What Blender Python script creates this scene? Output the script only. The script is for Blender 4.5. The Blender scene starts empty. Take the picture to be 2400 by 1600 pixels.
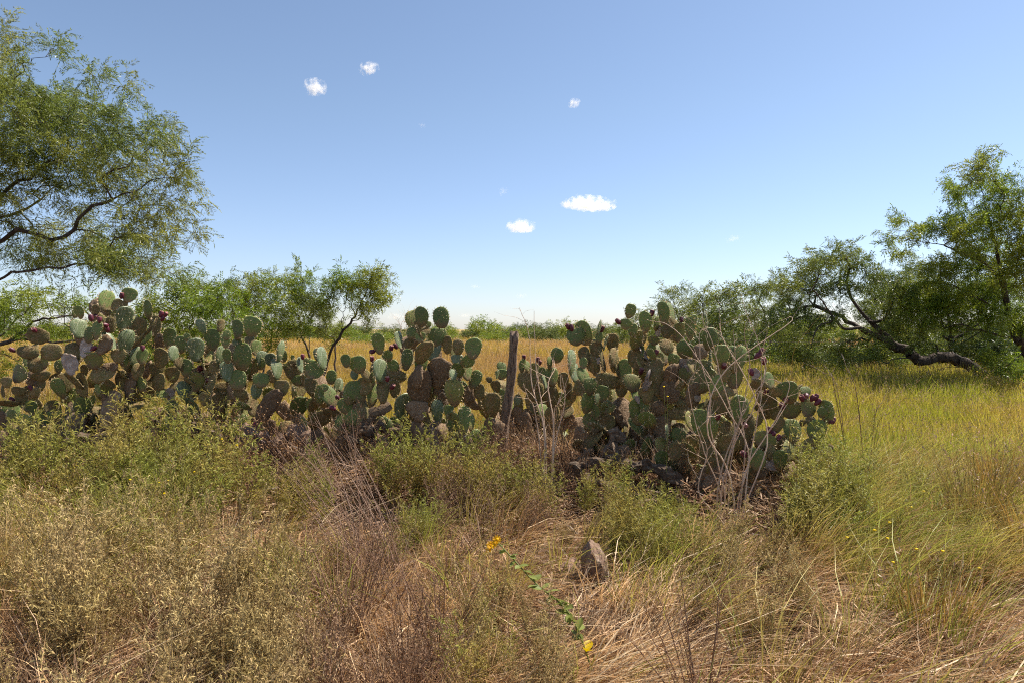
import bpy, math, random
import numpy as np
from mathutils import Vector, Matrix, Euler

R = random.Random(11)
G = np.random.default_rng(7)
SC = bpy.context.scene
COL = SC.collection
rad = math.radians

# ------------------------------------------------------------------ camera
CAM_Z, F, PITCH = 1.6, 1600.0, 1.0
cam_d = bpy.data.cameras.new('camera'); cam = bpy.data.objects.new('camera', cam_d); COL.objects.link(cam)
cam_d.sensor_width = 36.0; cam_d.lens = 24.0; cam_d.clip_start = 0.05; cam_d.clip_end = 9000
cam.location = (0, 0, CAM_Z); cam.rotation_euler = (rad(90 - PITCH), 0, 0)
SC.camera = cam

# ------------------------------------------------------------------ sky and sun
SUN_AZ, SUN_EL = 64.0, 55.0            # degrees right of the view direction, degrees up
world = bpy.data.worlds.new('World'); SC.world = world; world.use_nodes = True
wn = world.node_tree; wn.nodes.clear()
wo = wn.nodes.new('ShaderNodeOutputWorld'); wb = wn.nodes.new('ShaderNodeBackground')
sky = wn.nodes.new('ShaderNodeTexSky'); sky.sky_type = 'NISHITA'; sky.sun_disc = False
sky.sun_elevation = rad(SUN_EL); sky.sun_rotation = rad(SUN_AZ)
sky.altitude = 100; sky.air_density = 1.0; sky.dust_density = 0.35; sky.ozone_density = 1.4
wb.inputs[1].default_value = 0.078
wt = wn.nodes.new('ShaderNodeMix'); wt.data_type = 'RGBA'; wt.blend_type = 'MULTIPLY'; wt.inputs['Factor'].default_value = 1.0; wc = wn.nodes.new('ShaderNodeTexCoord'); wz = wn.nodes.new('ShaderNodeSeparateXYZ'); wr = wn.nodes.new('ShaderNodeMapRange'); wr.inputs[2].default_value = 0.3
wm = wn.nodes.new('ShaderNodeMix'); wm.data_type = 'RGBA'; wm.inputs[6].default_value = (0.90, 0.94, 1.16, 1); wm.inputs[7].default_value = (0.95, 1.0, 1.06, 1)
wn.links.new(wc.outputs['Generated'], wz.inputs[0]); wn.links.new(wz.outputs[2], wr.inputs[0]); wn.links.new(wr.outputs[0], wm.inputs['Factor']); wn.links.new(wm.outputs[2], wt.inputs[7])
wh = wn.nodes.new('ShaderNodeHueSaturation'); wh.inputs['Saturation'].default_value = 0.9; wn.links.new(sky.outputs[0], wh.inputs['Color']); wn.links.new(wh.outputs[0], wt.inputs[6]); wn.links.new(wt.outputs[2], wb.inputs[0]); wn.links.new(wb.outputs[0], wo.inputs[0])
sun_d = bpy.data.lights.new('sun', 'SUN'); sun_d.energy = 5.0; sun_d.angle = rad(0.53); sun_d.color = (1, 0.945, 0.86)
sun = bpy.data.objects.new('sun', sun_d); COL.objects.link(sun)
SV = Vector((math.sin(rad(SUN_AZ)) * math.cos(rad(SUN_EL)), math.cos(rad(SUN_AZ)) * math.cos(rad(SUN_EL)), math.sin(rad(SUN_EL))))
sun.rotation_euler = SV.to_track_quat('Z', 'Y').to_euler(); sun.location = (6, 6, 12)
vs = SC.view_settings
vs.view_transform = 'Standard'; vs.look = 'None'; vs.gamma = 1.0; vs.use_curve_mapping = False; vs.exposure = 0.92
SC.render.engine = 'CYCLES'
SC.cycles.volume_bounces = 12; SC.cycles.use_adaptive_sampling = True; SC.cycles.adaptive_threshold = 0.03; SC.cycles.filter_width = 1.1; SC.cycles.use_denoising = False
SC.cycles.max_bounces = 4; SC.cycles.diffuse_bounces = 2; SC.cycles.transmission_bounces = 3; SC.cycles.transparent_max_bounces = 8

# ------------------------------------------------------------------ helpers
cp, sp = math.cos(rad(PITCH)), math.sin(rad(PITCH))
def ray(px, py):
    a, b = (px - 1200) / F, (800 - py) / F
    return np.array([a, cp + b * sp, -sp + b * cp])
def at(px, py, Y):                       # a point of the place seen at a pixel, at distance Y
    r = ray(px, py); return np.array([0, 0, CAM_Z]) + r * (Y / r[1])
def gr(px, py):                          # the ground point seen at a pixel
    r = ray(px, py); return np.array([0, 0, CAM_Z]) + r * (CAM_Z / -r[2])
def gx(px, Y):                           # ground point in a pixel column at distance Y
    return np.array([(px - 1200) / F * Y, Y, 0.0])
def unit(v): return v / np.maximum(np.linalg.norm(v, axis=-1, keepdims=True), 1e-9)

def mesh(name, parts, mats, smooth=False):
    """parts: list of (V (n,3), F (m,k), material index)"""
    V = []; loops = []; starts = []; tots = []; mi = []; off = 0; ls = 0
    for v, f, m in parts:
        v = np.asarray(v, float).reshape(-1, 3); f = np.asarray(f, int)
        if len(f) == 0: continue
        V.append(v); loops.append((f + off).ravel()); k = f.shape[1]
        starts.append(ls + np.arange(len(f)) * k); tots.append(np.full(len(f), k)); mi.append(np.full(len(f), m))
        off += len(v); ls += f.size
    V = np.concatenate(V); loops = np.concatenate(loops); starts = np.concatenate(starts); tots = np.concatenate(tots); mi = np.concatenate(mi)
    me = bpy.data.meshes.new(name)
    me.vertices.add(len(V)); me.vertices.foreach_set('co', V.astype(np.float32).ravel())
    me.loops.add(len(loops)); me.loops.foreach_set('vertex_index', loops.astype(np.int32))
    me.polygons.add(len(starts)); me.polygons.foreach_set('loop_start', starts.astype(np.int32)); me.polygons.foreach_set('loop_total', tots.astype(np.int32))
    me.polygons.foreach_set('material_index', mi.astype(np.int32))
    me.polygons.foreach_set('use_smooth', np.full(len(starts), smooth))
    for m in mats: me.materials.append(m)
    me.update(calc_edges=True); me.validate()
    return me
def obj(name, me, parent=None, loc=None):
    o = bpy.data.objects.new(name, me); COL.objects.link(o)
    if parent is not None: o.parent = parent
    if loc is not None: o.location = [float(c) for c in loc]
    return o
def tag(o, label, cat, group=None, kind=None):
    o['label'] = label; o['category'] = cat
    if group: o['group'] = group
    if kind: o['kind'] = kind
    return o
def thing(name, label, cat, loc, rz=0, group=None):
    o = bpy.data.objects.new(name, None); COL.objects.link(o); o.location = [float(c) for c in loc]; o.rotation_euler = (0, 0, rz)
    o.empty_display_size = 0.1
    return tag(o, label, cat, group)

def ribbons(C, W, S):
    """C (n,k,3) centre lines, W (n,k) widths, S (n,3) side vectors"""
    n, k, _ = C.shape
    V = np.stack([C - S[:, None] * W[..., None] / 2, C + S[:, None] * W[..., None] / 2], 2).reshape(-1, 3)
    b = (np.arange(n) * k * 2)[:, None] + (np.arange(k - 1) * 2)[None]
    Fq = np.stack([b, b + 1, b + 3, b + 2], -1).reshape(-1, 4)
    return V, Fq
def leaves(P, D, L, Wd, droop=0.0):
    """diamond leaflets from points P along D"""
    n = len(P); ref = unit(G.normal(size=(n, 3))); S = unit(np.cross(D, ref))
    L = np.broadcast_to(L, n)[:, None]; Wd = np.broadcast_to(Wd, n)[:, None]
    mid = P + D * L * 0.5; tip = P + D * L; tip[:, 2] -= droop * L[:, 0]
    V = np.stack([P, mid + S * Wd / 2, tip, mid - S * Wd / 2], 1).reshape(-1, 3)
    Fq = (np.arange(n) * 4)[:, None] + np.arange(4)[None]
    return V, Fq
def tube(path, rr, sides=6, cap=True):
    path = np.asarray(path, float); n = len(path); rr = np.broadcast_to(rr, n)
    T = unit(np.gradient(path, axis=0)); ref = np.array([0.31, 0.2, 0.93]) if abs(T[0][2]) < 0.8 else np.array([1.0, 0.13, 0.0])
    A = unit(np.cross(T, ref)); B = np.cross(T, A)
    th = np.arange(sides) / sides * 2 * np.pi
    V = path[:, None] + (A[:, None] * np.cos(th)[None, :, None] + B[:, None] * np.sin(th)[None, :, None]) * rr[:, None, None]
    V = V.reshape(-1, 3); i = np.arange(n - 1)[:, None] * sides; j = np.arange(sides)[None]; j2 = (j + 1) % sides
    Fq = np.stack([i + j, i + j2, i + sides + j2, i + sides + j], -1).reshape(-1, 4)
    if cap:
        V = np.concatenate([V, path[-1:], path[:1]])
        m = n * sides
        e = (n - 1) * sides
        t1 = np.stack([e + np.arange(sides), e + (np.arange(sides) + 1) % sides, np.full(sides, m), np.full(sides, m)], -1)
        t0 = np.stack([(np.arange(sides) + 1) % sides, np.arange(sides), np.full(sides, m + 1), np.full(sides, m + 1)], -1)
        return V, Fq, np.concatenate([t1[:, :3], t0[:, :3]])
    return V, Fq, None
def tubeparts(path, rr, sides=6, m=0):
    V, Fq, Tc = tube(path, rr, sides, False)
    return [(V, Fq, m)]
def smooth_path(pts, n):
    pts = np.asarray(pts, float); k = len(pts)
    t = np.linspace(0, k - 1, n); out = np.zeros((n, 3))
    P = np.concatenate([2 * pts[:1] - pts[1:2], pts, 2 * pts[-1:] - pts[-2:-1]])
    for a, tt in enumerate(t):
        i = min(int(tt), k - 2); u = tt - i; p0, p1, p2, p3 = P[i], P[i + 1], P[i + 2], P[i + 3]
        out[a] = 0.5 * (2 * p1 + (p2 - p0) * u + (2 * p0 - 5 * p1 + 4 * p2 - p3) * u * u + (3 * p1 - p0 - 3 * p2 + p3) * u ** 3)
    return out

# ------------------------------------------------------------------ materials
def newmat(name):
    m = bpy.data.materials.new(name); m.use_nodes = True; nt = m.node_tree; nt.nodes.clear()
    out = nt.nodes.new('ShaderNodeOutputMaterial'); return m, nt, out
def nd(nt, t, **kw):
    n = nt.nodes.new(t)
    for k, v in kw.items(): setattr(n, k, v)
    return n
def mixc(nt, fac, a, b):
    n = nt.nodes.new('ShaderNodeMix'); n.data_type = 'RGBA'
    for s, v in ((n.inputs['Factor'], fac), (n.inputs[6], a), (n.inputs[7], b)):
        if hasattr(v, 'is_linked'): nt.links.new(v, s)
        else: s.default_value = v if not isinstance(v, tuple) else (*v, 1.0)
    return n.outputs[2]
def ramp(nt, fac, lo, hi):
    n = nt.nodes.new('ShaderNodeMapRange'); n.inputs[1].default_value = lo; n.inputs[2].default_value = hi
    nt.links.new(fac, n.inputs[0]); return n.outputs[0]
def noise(nt, scale, detail=3, coord='Object', rough=0.6, vec=None):
    n = nt.nodes.new('ShaderNodeTexNoise'); n.inputs['Scale'].default_value = scale; n.inputs['Detail'].default_value = detail; n.inputs['Roughness'].default_value = rough
    if vec is None:
        if coord == 'World': vec = nt.nodes.new('ShaderNodeNewGeometry').outputs['Position']
        else: vec = nt.nodes.new('ShaderNodeTexCoord').outputs[coord]
    nt.links.new(vec, n.inputs['Vector']); return n.outputs[0]

def leafmat(name, c1, c2, c3=None, transl=0.35, rough=0.5, spec=0.3, patch=1.5):
    """thin leaves or blades: c1..c2 by plant, drifting to c3 in patches of the ground"""
    m, nt, out = newmat(name)
    oi = nd(nt, 'ShaderNodeObjectInfo'); c = mixc(nt, oi.outputs['Random'], c1, c2)
    if c3: c = mixc(nt, ramp(nt, noise(nt, patch, 1, 'World'), 0.42, 0.62), c, c3)
    v = nd(nt, 'ShaderNodeNewGeometry').outputs['Random Per Island']; hs = nd(nt, 'ShaderNodeHueSaturation'); nt.links.new(c, hs.inputs['Color'])
    mr = nd(nt, 'ShaderNodeMapRange'); mr.inputs[1].default_value = 0.0; mr.inputs[2].default_value = 1.0; mr.inputs[3].default_value = 0.42; mr.inputs[4].default_value = 1.28; hs.inputs['Saturation'].default_value = 1.1
    nt.links.new(v, mr.inputs[0]); nt.links.new(mr.outputs[0], hs.inputs['Value'])
    p = nd(nt, 'ShaderNodeBsdfPrincipled'); p.inputs['Roughness'].default_value = rough; p.inputs['Specular IOR Level'].default_value = spec
    t = nd(nt, 'ShaderNodeBsdfTranslucent'); ms = nd(nt, 'ShaderNodeMixShader'); ms.inputs[0].default_value = transl
    nt.links.new(hs.outputs[0], p.inputs['Base Color']); nt.links.new(hs.outputs[0], t.inputs[0])
    nt.links.new(p.outputs[0], ms.inputs[1]); nt.links.new(t.outputs[0], ms.inputs[2]); nt.links.new(ms.outputs[0], out.inputs[0])
    return m
def roughmat(name, c1, c2, c3=None, s1=6, s2=30, rough=0.85, bump=0.4, bs=40, spec=0.2, stretch=None, coord='Object', rnd=0.25, cork=None):
    m, nt, out = newmat(name)
    vec = nd(nt, 'ShaderNodeTexCoord').outputs[coord]
    if stretch:
        mp = nd(nt, 'ShaderNodeMapping'); mp.inputs['Scale'].default_value = stretch; nt.links.new(vec, mp.inputs[0]); vec = mp.outputs[0]
    oi = nd(nt, 'ShaderNodeObjectInfo')
    c = mixc(nt, ramp(nt, noise(nt, s1, 4, vec=vec), 0.36, 0.64), c1, c2)
    if c3: c = mixc(nt, ramp(nt, noise(nt, s2, 4, vec=vec), 0.52, 0.66), c, c3)
    if cork:                              # old bark creeping up from the pad's foot
        xyz = nd(nt, 'ShaderNodeSeparateXYZ'); nt.links.new(vec, xyz.inputs[0]); ad = nd(nt, 'ShaderNodeMath', operation='MULTIPLY_ADD'); ad.inputs[1].default_value = -0.9
        nt.links.new(noise(nt, 5, 4, vec=vec), ad.inputs[0]); nt.links.new(xyz.outputs[2], ad.inputs[2]); c = mixc(nt, ramp(nt, ad.outputs[0], -0.02, -0.34), c, cork)
    hs = nd(nt, 'ShaderNodeHueSaturation'); nt.links.new(c, hs.inputs['Color'])
    mr = nd(nt, 'ShaderNodeMapRange'); mr.inputs[3].default_value = 1 - rnd; mr.inputs[4].default_value = 1 + rnd
    nt.links.new(oi.outputs['Random'], mr.inputs[0]); nt.links.new(mr.outputs[0], hs.inputs['Value'])
    p = nd(nt, 'ShaderNodeBsdfPrincipled'); p.inputs['Roughness'].default_value = rough; p.inputs['Specular IOR Level'].default_value = spec
    nt.links.new(hs.outputs[0], p.inputs['Base Color'])
    if bump:
        b = nd(nt, 'ShaderNodeBump'); b.inputs['Strength'].default_value = bump; b.inputs['Distance'].default_value = 0.02
        nt.links.new(noise(nt, bs, 4, vec=vec), b.inputs['Height']); nt.links.new(b.outputs[0], p.inputs['Normal'])
    nt.links.new(p.outputs[0], out.inputs[0]); return m

M = {}
# cactus skins: green, yellow green, corky brown, waxy with painted sun sheen, dead grey, woody
M['g'] = roughmat('pad_green', (0.115, 0.155, 0.042), (0.165, 0.205, 0.055), (0.21, 0.18, 0.065), 2.2, 9, 0.55, 0.15, 20, 0.25, cork=(0.21, 0.145, 0.07))
M['y'] = roughmat('pad_olive', (0.15, 0.165, 0.04), (0.20, 0.185, 0.05), (0.20, 0.12, 0.05), 2.5, 7, 0.55, 0.15, 20, 0.3, cork=(0.17, 0.105, 0.055))
M['o'] = roughmat('pad_corky', (0.22, 0.135, 0.06), (0.15, 0.15, 0.05), (0.34, 0.24, 0.14), 1.9, 11, 0.85, 0.5, 25)
M['b'] = roughmat('pad_wax_sheen', (0.115, 0.145, 0.06), (0.15, 0.18, 0.08), (0.28, 0.29, 0.18), 3, 8, 0.42, 0.2, 20, 0.5, (1, 1, 0.35))  # grey-green: wax bloom plus sun sheen put into the colour
M['d'] = roughmat('pad_dead', (0.42, 0.34, 0.29), (0.25, 0.18, 0.14), (0.55, 0.48, 0.42), 3, 12, 0.9, 0.6, 20)
M['t'] = roughmat('pad_woody', (0.18, 0.11, 0.06), (0.24, 0.16, 0.095), (0.34, 0.25, 0.17), 4, 16, 0.9, 0.8, 18)
M['areole'] = roughmat('areole', (0.045, 0.04, 0.02), (0.10, 0.075, 0.04), None, 3, 3, 0.9, 0)
M['spine'] = roughmat('spine', (0.70, 0.50, 0.26), (0.78, 0.64, 0.42), None, 3, 3, 0.6, 0)
M['fruit'] = roughmat('fruit_skin', (0.075, 0.008, 0.02), (0.13, 0.015, 0.03), (0.16, 0.04, 0.05), 6, 22, 0.45, 0.1, 20, 0.45, rnd=0.35)
M['fruit_top'] = roughmat('fruit_scar', (0.40, 0.22, 0.17), (0.24, 0.09, 0.08), None, 20, 3, 0.8, 0)
M['bark'] = roughmat('bark', (0.045, 0.032, 0.025), (0.09, 0.065, 0.05), (0.14, 0.11, 0.09), 8, 25, 0.9, 0.9, 30, stretch=(1, 1, 0.4))
M['wood'] = roughmat('weathered_wood', (0.14, 0.09, 0.06), (0.24, 0.17, 0.12), (0.06, 0.04, 0.03), 7, 12, 0.9, 0.9, 16, stretch=(6, 6, 0.5))
M['deadwood'] = roughmat('dead_wood', (0.08, 0.052, 0.034), (0.15, 0.10, 0.065), (0.26, 0.20, 0.14), 9, 22, 0.95, 1.0, 22, stretch=(0.5, 3, 3))
M['rock'] = roughmat('rock', (0.25, 0.155, 0.105), (0.15, 0.095, 0.065), (0.34, 0.25, 0.18), 5, 22, 0.92, 0.8, 25)
M['stalk'] = roughmat('dry_stalk', (0.55, 0.37, 0.25), (0.62, 0.45, 0.32), (0.40, 0.25, 0.16), 5, 20, 0.7, 0.1, 30)
M['twig'] = leafmat('brown_twig', (0.20, 0.115, 0.075), (0.28, 0.17, 0.11), None, 0.1)
M['stem'] = leafmat('weed_stem', (0.19, 0.13, 0.07), (0.25, 0.19, 0.09), None, 0.15)
M['leaf_tree'] = leafmat('mesquite_leaf', (0.135, 0.18, 0.045), (0.165, 0.205, 0.05), (0.23, 0.25, 0.055), 0.42, 0.4, 0.4, 0.8)
M['leaf_near'] = leafmat('mesquite_leaf_near', (0.18, 0.225, 0.055), (0.20, 0.235, 0.06), (0.29, 0.29, 0.07), 0.5, 0.4, 0.45, 0.8)
M['leaf_yel'] = leafmat('mesquite_leaf_light', (0.18, 0.25, 0.04), (0.21, 0.265, 0.045), (0.28, 0.30, 0.055), 0.48, 0.42, 0.4, 0.5)
M['leaf_dark'] = leafmat('bush_leaf_dark', (0.09, 0.12, 0.045), (0.13, 0.16, 0.05), (0.16, 0.18, 0.05), 0.4, 0.5, 0.3, 0.2)
M['weed_green'] = leafmat('weed_green', (0.29, 0.30, 0.075), (0.37, 0.35, 0.09), (0.43, 0.34, 0.11), 0.4, 0.55, 0.3, 2.2)
M['weed_lush'] = leafmat('weed_lush', (0.29, 0.31, 0.07), (0.35, 0.36, 0.085), (0.41, 0.35, 0.11), 0.4, 0.5, 0.35, 2.2)
M['weed_pale'] = leafmat('weed_pale', (0.62, 0.48, 0.24), (0.40, 0.27, 0.14), (0.46, 0.35, 0.15), 0.3, 0.6, 0.25, 1.6)
M['weed_brown'] = leafmat('weed_brown', (0.30, 0.185, 0.12), (0.36, 0.23, 0.145), (0.42, 0.29, 0.19), 0.25, 0.7, 0.2, 2)
M['dry'] = leafmat('dry_grass', (0.68, 0.45, 0.24), (0.58, 0.37, 0.19), (0.46, 0.28, 0.15), 0.3, 0.5, 0.35, 2.5)
M['dry2'] = leafmat('dry_grass_red', (0.46, 0.29, 0.185), (0.39, 0.24, 0.15), (0.52, 0.37, 0.24), 0.3, 0.5, 0.35, 2)
M['ggrass'] = leafmat('green_grass', (0.30, 0.33, 0.07), (0.38, 0.36, 0.09), (0.46, 0.36, 0.12), 0.4, 0.5, 0.3, 1.2)
M['field'] = leafmat('golden_grass', (0.60, 0.42, 0.11), (0.52, 0.40, 0.10), (0.55, 0.34, 0.17), 0.4, 0.6, 0.25, 0.06)
M['fieldg'] = leafmat('meadow_grass', (0.35, 0.36, 0.065), (0.44, 0.40, 0.08), (0.52, 0.40, 0.11), 0.45, 0.6, 0.25, 0.5)
M['pale_straw'] = leafmat('pale_straw', (0.66, 0.51, 0.33), (0.60, 0.44, 0.27), None, 0.25)
M['seed'] = leafmat('seed_head', (0.45, 0.29, 0.19), (0.50, 0.35, 0.22), None, 0.3)
M['straw'] = leafmat('straw', (0.50, 0.37, 0.16), (0.45, 0.32, 0.13), None, 0.35)
M['orange'] = leafmat('orange_grass', (0.40, 0.24, 0.08), (0.34, 0.22, 0.07), (0.30, 0.22, 0.08), 0.4)
M['bead'] = leafmat('seed_bead', (0.30, 0.17, 0.08), (0.38, 0.23, 0.12), None, 0.1)
M['petal'] = leafmat('yellow_petal', (0.75, 0.38, 0.01), (0.80, 0.45, 0.02), None, 0.35)
M['petal2'] = leafmat('small_yellow_petal', (0.75, 0.55, 0.02), (0.80, 0.6, 0.03), None, 0.3)
M['bleaf'] = leafmat('fresh_leaf', (0.21, 0.24, 0.07), (0.27, 0.29, 0.09), None, 0.4)
M['yleaf'] = leafmat('yellowed_leaf', (0.62, 0.47, 0.03), (0.58, 0.40, 0.03), None, 0.4)

# ground
m, nt, out = newmat('soil_and_thatch'); M['ground'] = m
c = mixc(nt, ramp(nt, noise(nt, 1.3, 5, 'World'), 0.38, 0.62), (0.13, 0.09, 0.055), (0.20, 0.145, 0.085))
c = mixc(nt, ramp(nt, noise(nt, 14, 4, 'World'), 0.5, 0.65), c, (0.07, 0.048, 0.032))
gp = nd(nt, 'ShaderNodeSeparateXYZ'); nt.links.new(nd(nt, 'ShaderNodeNewGeometry').outputs['Position'], gp.inputs[0])
c = mixc(nt, ramp(nt, gp.outputs[1], 14, 40), c, mixc(nt, ramp(nt, noise(nt, 0.05, 4, 'World'), 0.4, 0.6), (0.34, 0.25, 0.085), (0.36, 0.24, 0.11)))
p = nd(nt, 'ShaderNodeBsdfPrincipled'); p.inputs['Roughness'].default_value = 0.95; p.inputs['Specular IOR Level'].default_value = 0.1
nt.links.new(c, p.inputs['Base Color']); b = nd(nt, 'ShaderNodeBump'); b.inputs['Strength'].default_value = 0.7; b.inputs['Distance'].default_value = 0.03
nt.links.new(noise(nt, 25, 5, 'World'), b.inputs['Height']); nt.links.new(b.outputs[0], p.inputs['Normal']); nt.links.new(p.outputs[0], out.inputs[0])

# ------------------------------------------------------------------ ground: one sheet out to the horizon
HX, HY = [-6, -3.6, -2.0, -1.4, -0.3, 0.1, 0.5, 0.9, 1.6, 2.1], [7.0, 7.1, 7.0, 6.85, 6.9, 7.5, 7.3, 6.5, 6.2, 5.8]
def gz(x, y):                            # gentle unevenness, and the low bank that the hedge grows on
    x = np.asarray(x, float); y = np.asarray(y, float); f = np.exp(-(x * x + y * y) / 900)
    yh = np.interp(x, HX, HY); md = np.exp(-((y - yh) / 0.8) ** 2) * np.interp(x, [2.2, 3.0], [1, 0]) * (0.26 + 0.05 * np.sin(x * 3.1))
    return md + f * (0.035 * np.sin(x * 1.7 + 0.6) * np.cos(y * 1.3) + 0.02 * np.sin(x * 4.1 + y * 3.3)) - 0.02
ax = np.concatenate([-np.geomspace(4000, 9, 26), np.linspace(-8, 8, 90), np.geomspace(9, 4000, 26)])
ay = np.concatenate([-np.geomspace(600, 3, 10), np.linspace(-2, 14, 90), np.geomspace(15, 6000, 34)])
XX, YY = np.meshgrid(ax, ay); ZZ = gz(XX, YY)
nx, ny = len(ax), len(ay); ii = (np.arange(ny - 1)[:, None] * nx + np.arange(nx - 1)[None])
gme = mesh('ground', [(np.stack([XX, YY, ZZ], -1).reshape(-1, 3), np.stack([ii, ii + 1, ii + nx + 1, ii + nx], -1).reshape(-1, 4), 0)], [M['ground']], True)
go = obj('ground', gme); go['kind'] = 'structure'

# ------------------------------------------------------------------ clouds
def cloud_mat(name, dens, thr, asp, seed):
    m, nt, out = newmat(name)
    v = nd(nt, 'ShaderNodeVolumePrincipled'); v.inputs['Color'].default_value = (1, 1, 1, 1); v.inputs['Anisotropy'].default_value = 0.0
    tc = nd(nt, 'ShaderNodeTexCoord').outputs['Object']
    mp = nd(nt, 'ShaderNodeMapping'); mp.inputs['Scale'].default_value = (asp, asp * 0.7, 1); mp.inputs['Location'].default_value = (seed * 3.7, seed * 1.9, seed * 5.3); nt.links.new(tc, mp.inputs[0])
    ln = nd(nt, 'ShaderNodeVectorMath', operation='LENGTH'); nt.links.new(tc, ln.inputs[0])
    n1 = noise(nt, 1.5, 3, vec=mp.outputs[0], rough=0.5)
    su = nd(nt, 'ShaderNodeMath', operation='MULTIPLY_ADD'); nt.links.new(ln.outputs['Value'], su.inputs[0]); su.inputs[1].default_value = -0.34; nt.links.new(n1, su.inputs[2])
    r = nd(nt, 'ShaderNodeMapRange'); r.inputs[1].default_value = thr; r.inputs[2].default_value = thr + 0.36; r.inputs[4].default_value = dens
    nt.links.new(su.outputs[0], r.inputs[0]); nt.links.new(r.outputs[0], v.inputs['Density']); nt.links.new(v.outputs[0], out.inputs[1])
    return m
def ico(sub):
    import bmesh
    bm = bmesh.new(); bmesh.ops.create_icosphere(bm, subdivisions=sub, radius=1.0)
    V = np.array([v.co[:] for v in bm.verts]); Fa = np.array([[v.index for v in f.verts] for f in bm.faces]); bm.free(); return V, Fa
I2, I3 = ico(2), ico(3)
def cloud(px, py, w, h, label, wisp=False, tilt=0, flat=False):
    Y = 2400.0; c = at(px, py, Y); s = Y / F
    V = I3[0].copy(); V *= (1.0 + 0.16 * np.sin(V[:, :1] * 5 + px) * np.cos(V[:, 2:] * 4 + py))
    if flat: V[:, 2] = np.where(V[:, 2] < -0.3, -0.3 + 0.1 * (V[:, 2] + 0.3), V[:, 2])
    o = obj('cloud', mesh('cloud', [(V, I3[1], 0)], [cloud_mat('cloud_vapour', 0.012 if wisp else 0.045, 0.24 if wisp else 0.20, w / h, px * 0.01)], True), loc=c)
    o.scale = (w * s * 0.6, w * s * 0.5, h * s * 0.7); o.rotation_euler = (0, rad(tilt), 0)
    tag(o, label, 'cloud')
cloud(740, 205, 46, 32, 'ragged white puff of cloud, lower left of two near the big mesquite')
cloud(865, 160, 42, 22, 'small torn white cloud up and right of a ragged puff', tilt=-15)
cloud(1346, 242, 28, 18, 'lone small white cloud tuft high above the fence post', tilt=-20)
cloud(1380, 482, 112, 34, 'longest bright white cloud with a flat base', tilt=4, flat=True)
cloud(1220, 536, 64, 34, 'domed white cloud with a flat base over the fence post', flat=True)
cloud(1178, 449, 26, 14, 'thin slanted wisp of cloud above the domed cloud', True, -25)
cloud(1718, 560, 36, 14, 'faint wisp of cloud above the row of trees on the right side', True, -12)
cloud(1113, 672, 28, 9, 'tiny flat wisp of cloud left of the fence post', True)
cloud(1222, 694, 28, 10, 'tiny low wisp of cloud right above the fence post', True)
cloud(1092, 740, 36, 9, 'low streak of cloud touching the two round cactus pads', True)
cloud(930, 742, 52, 14, 'low pale wisp of cloud beside the small slender tree', True)
cloud(990, 294, 18, 8, 'barely visible scrap of cloud under the two ragged puffs', True)

# ------------------------------------------------------------------ trees
def spray_mesh(n_leaf, pairs, axis, rach, ll, lw, seed):
    """a twig along +X hung with pinnate leaves"""
    g = np.random.default_rng(seed); Ps = []; Ds = []; Ls = []
    for i in range(n_leaf):
        u = (i + g.random()) / n_leaf; base = np.array([axis * u, 0, -0.12 * axis * u * u]) + g.normal(size=3) * 0.035 * axis
        a = g.uniform(0, 6.28); d = unit(np.array([0.55, math.cos(a), 0.8 * math.sin(a) - 0.35]))
        side = unit(np.cross(d, g.normal(size=3)))
        t = np.repeat(np.linspace(0.15, 1, pairs), 2); sg = np.tile([1, -1], pairs)
        P = base + d * (t * rach)[:, None]; P[:, 2] -= 0.35 * rach * t * t
        D = unit(d * 0.8 + side[None] * sg[:, None] + g.normal(size=(pairs * 2, 3)) * 0.15 + np.array([0, 0, -0.25]))
        Ps.append(P); Ds.append(D); Ls.append(ll * g.uniform(0.75, 1.15, pairs * 2))
    P = np.concatenate(Ps); D = np.concatenate(Ds); L = np.concatenate(Ls)
    ref = unit(g.normal(size=P.shape)); S = unit(np.cross(D, ref)); mid = P + D * (L * 0.5)[:, None]
    V = np.stack([P, mid + S * lw / 2, P + D * L[:, None], mid - S * lw / 2], 1).reshape(-1, 3)
    tw = np.array([[0, -lw * 0.25, 0], [axis * 0.55, -lw * 0.2, -0.04 * axis], [axis, 0, -0.12 * axis], [axis * 0.55, lw * 0.2, -0.04 * axis]])
    return np.concatenate([V, tw])
def aim(V, d, g, s):
    """turn a twig along d, roughly, and scale it"""
    yaw = math.atan2(d[1], d[0]) + g.normal() * 0.7; pit = max(-0.9, min(1.2, math.asin(max(-1, min(1, d[2]))) * 0.7 + 0.15 + g.normal() * 0.4)); roll = g.uniform(0, 6.28)
    c, q = math.cos(pit), math.sin(pit); V = np.stack([V[:, 0] * c - V[:, 2] * q, V[:, 1], V[:, 0] * q + V[:, 2] * c], 1)
    return rotz(V, yaw) * s
def rotz(V, a):
    c, s = np.cos(a), np.sin(a); return np.stack([V[:, 0] * c - V[:, 1] * s, V[:, 0] * s + V[:, 1] * c, V[:, 2]], 1)

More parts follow.
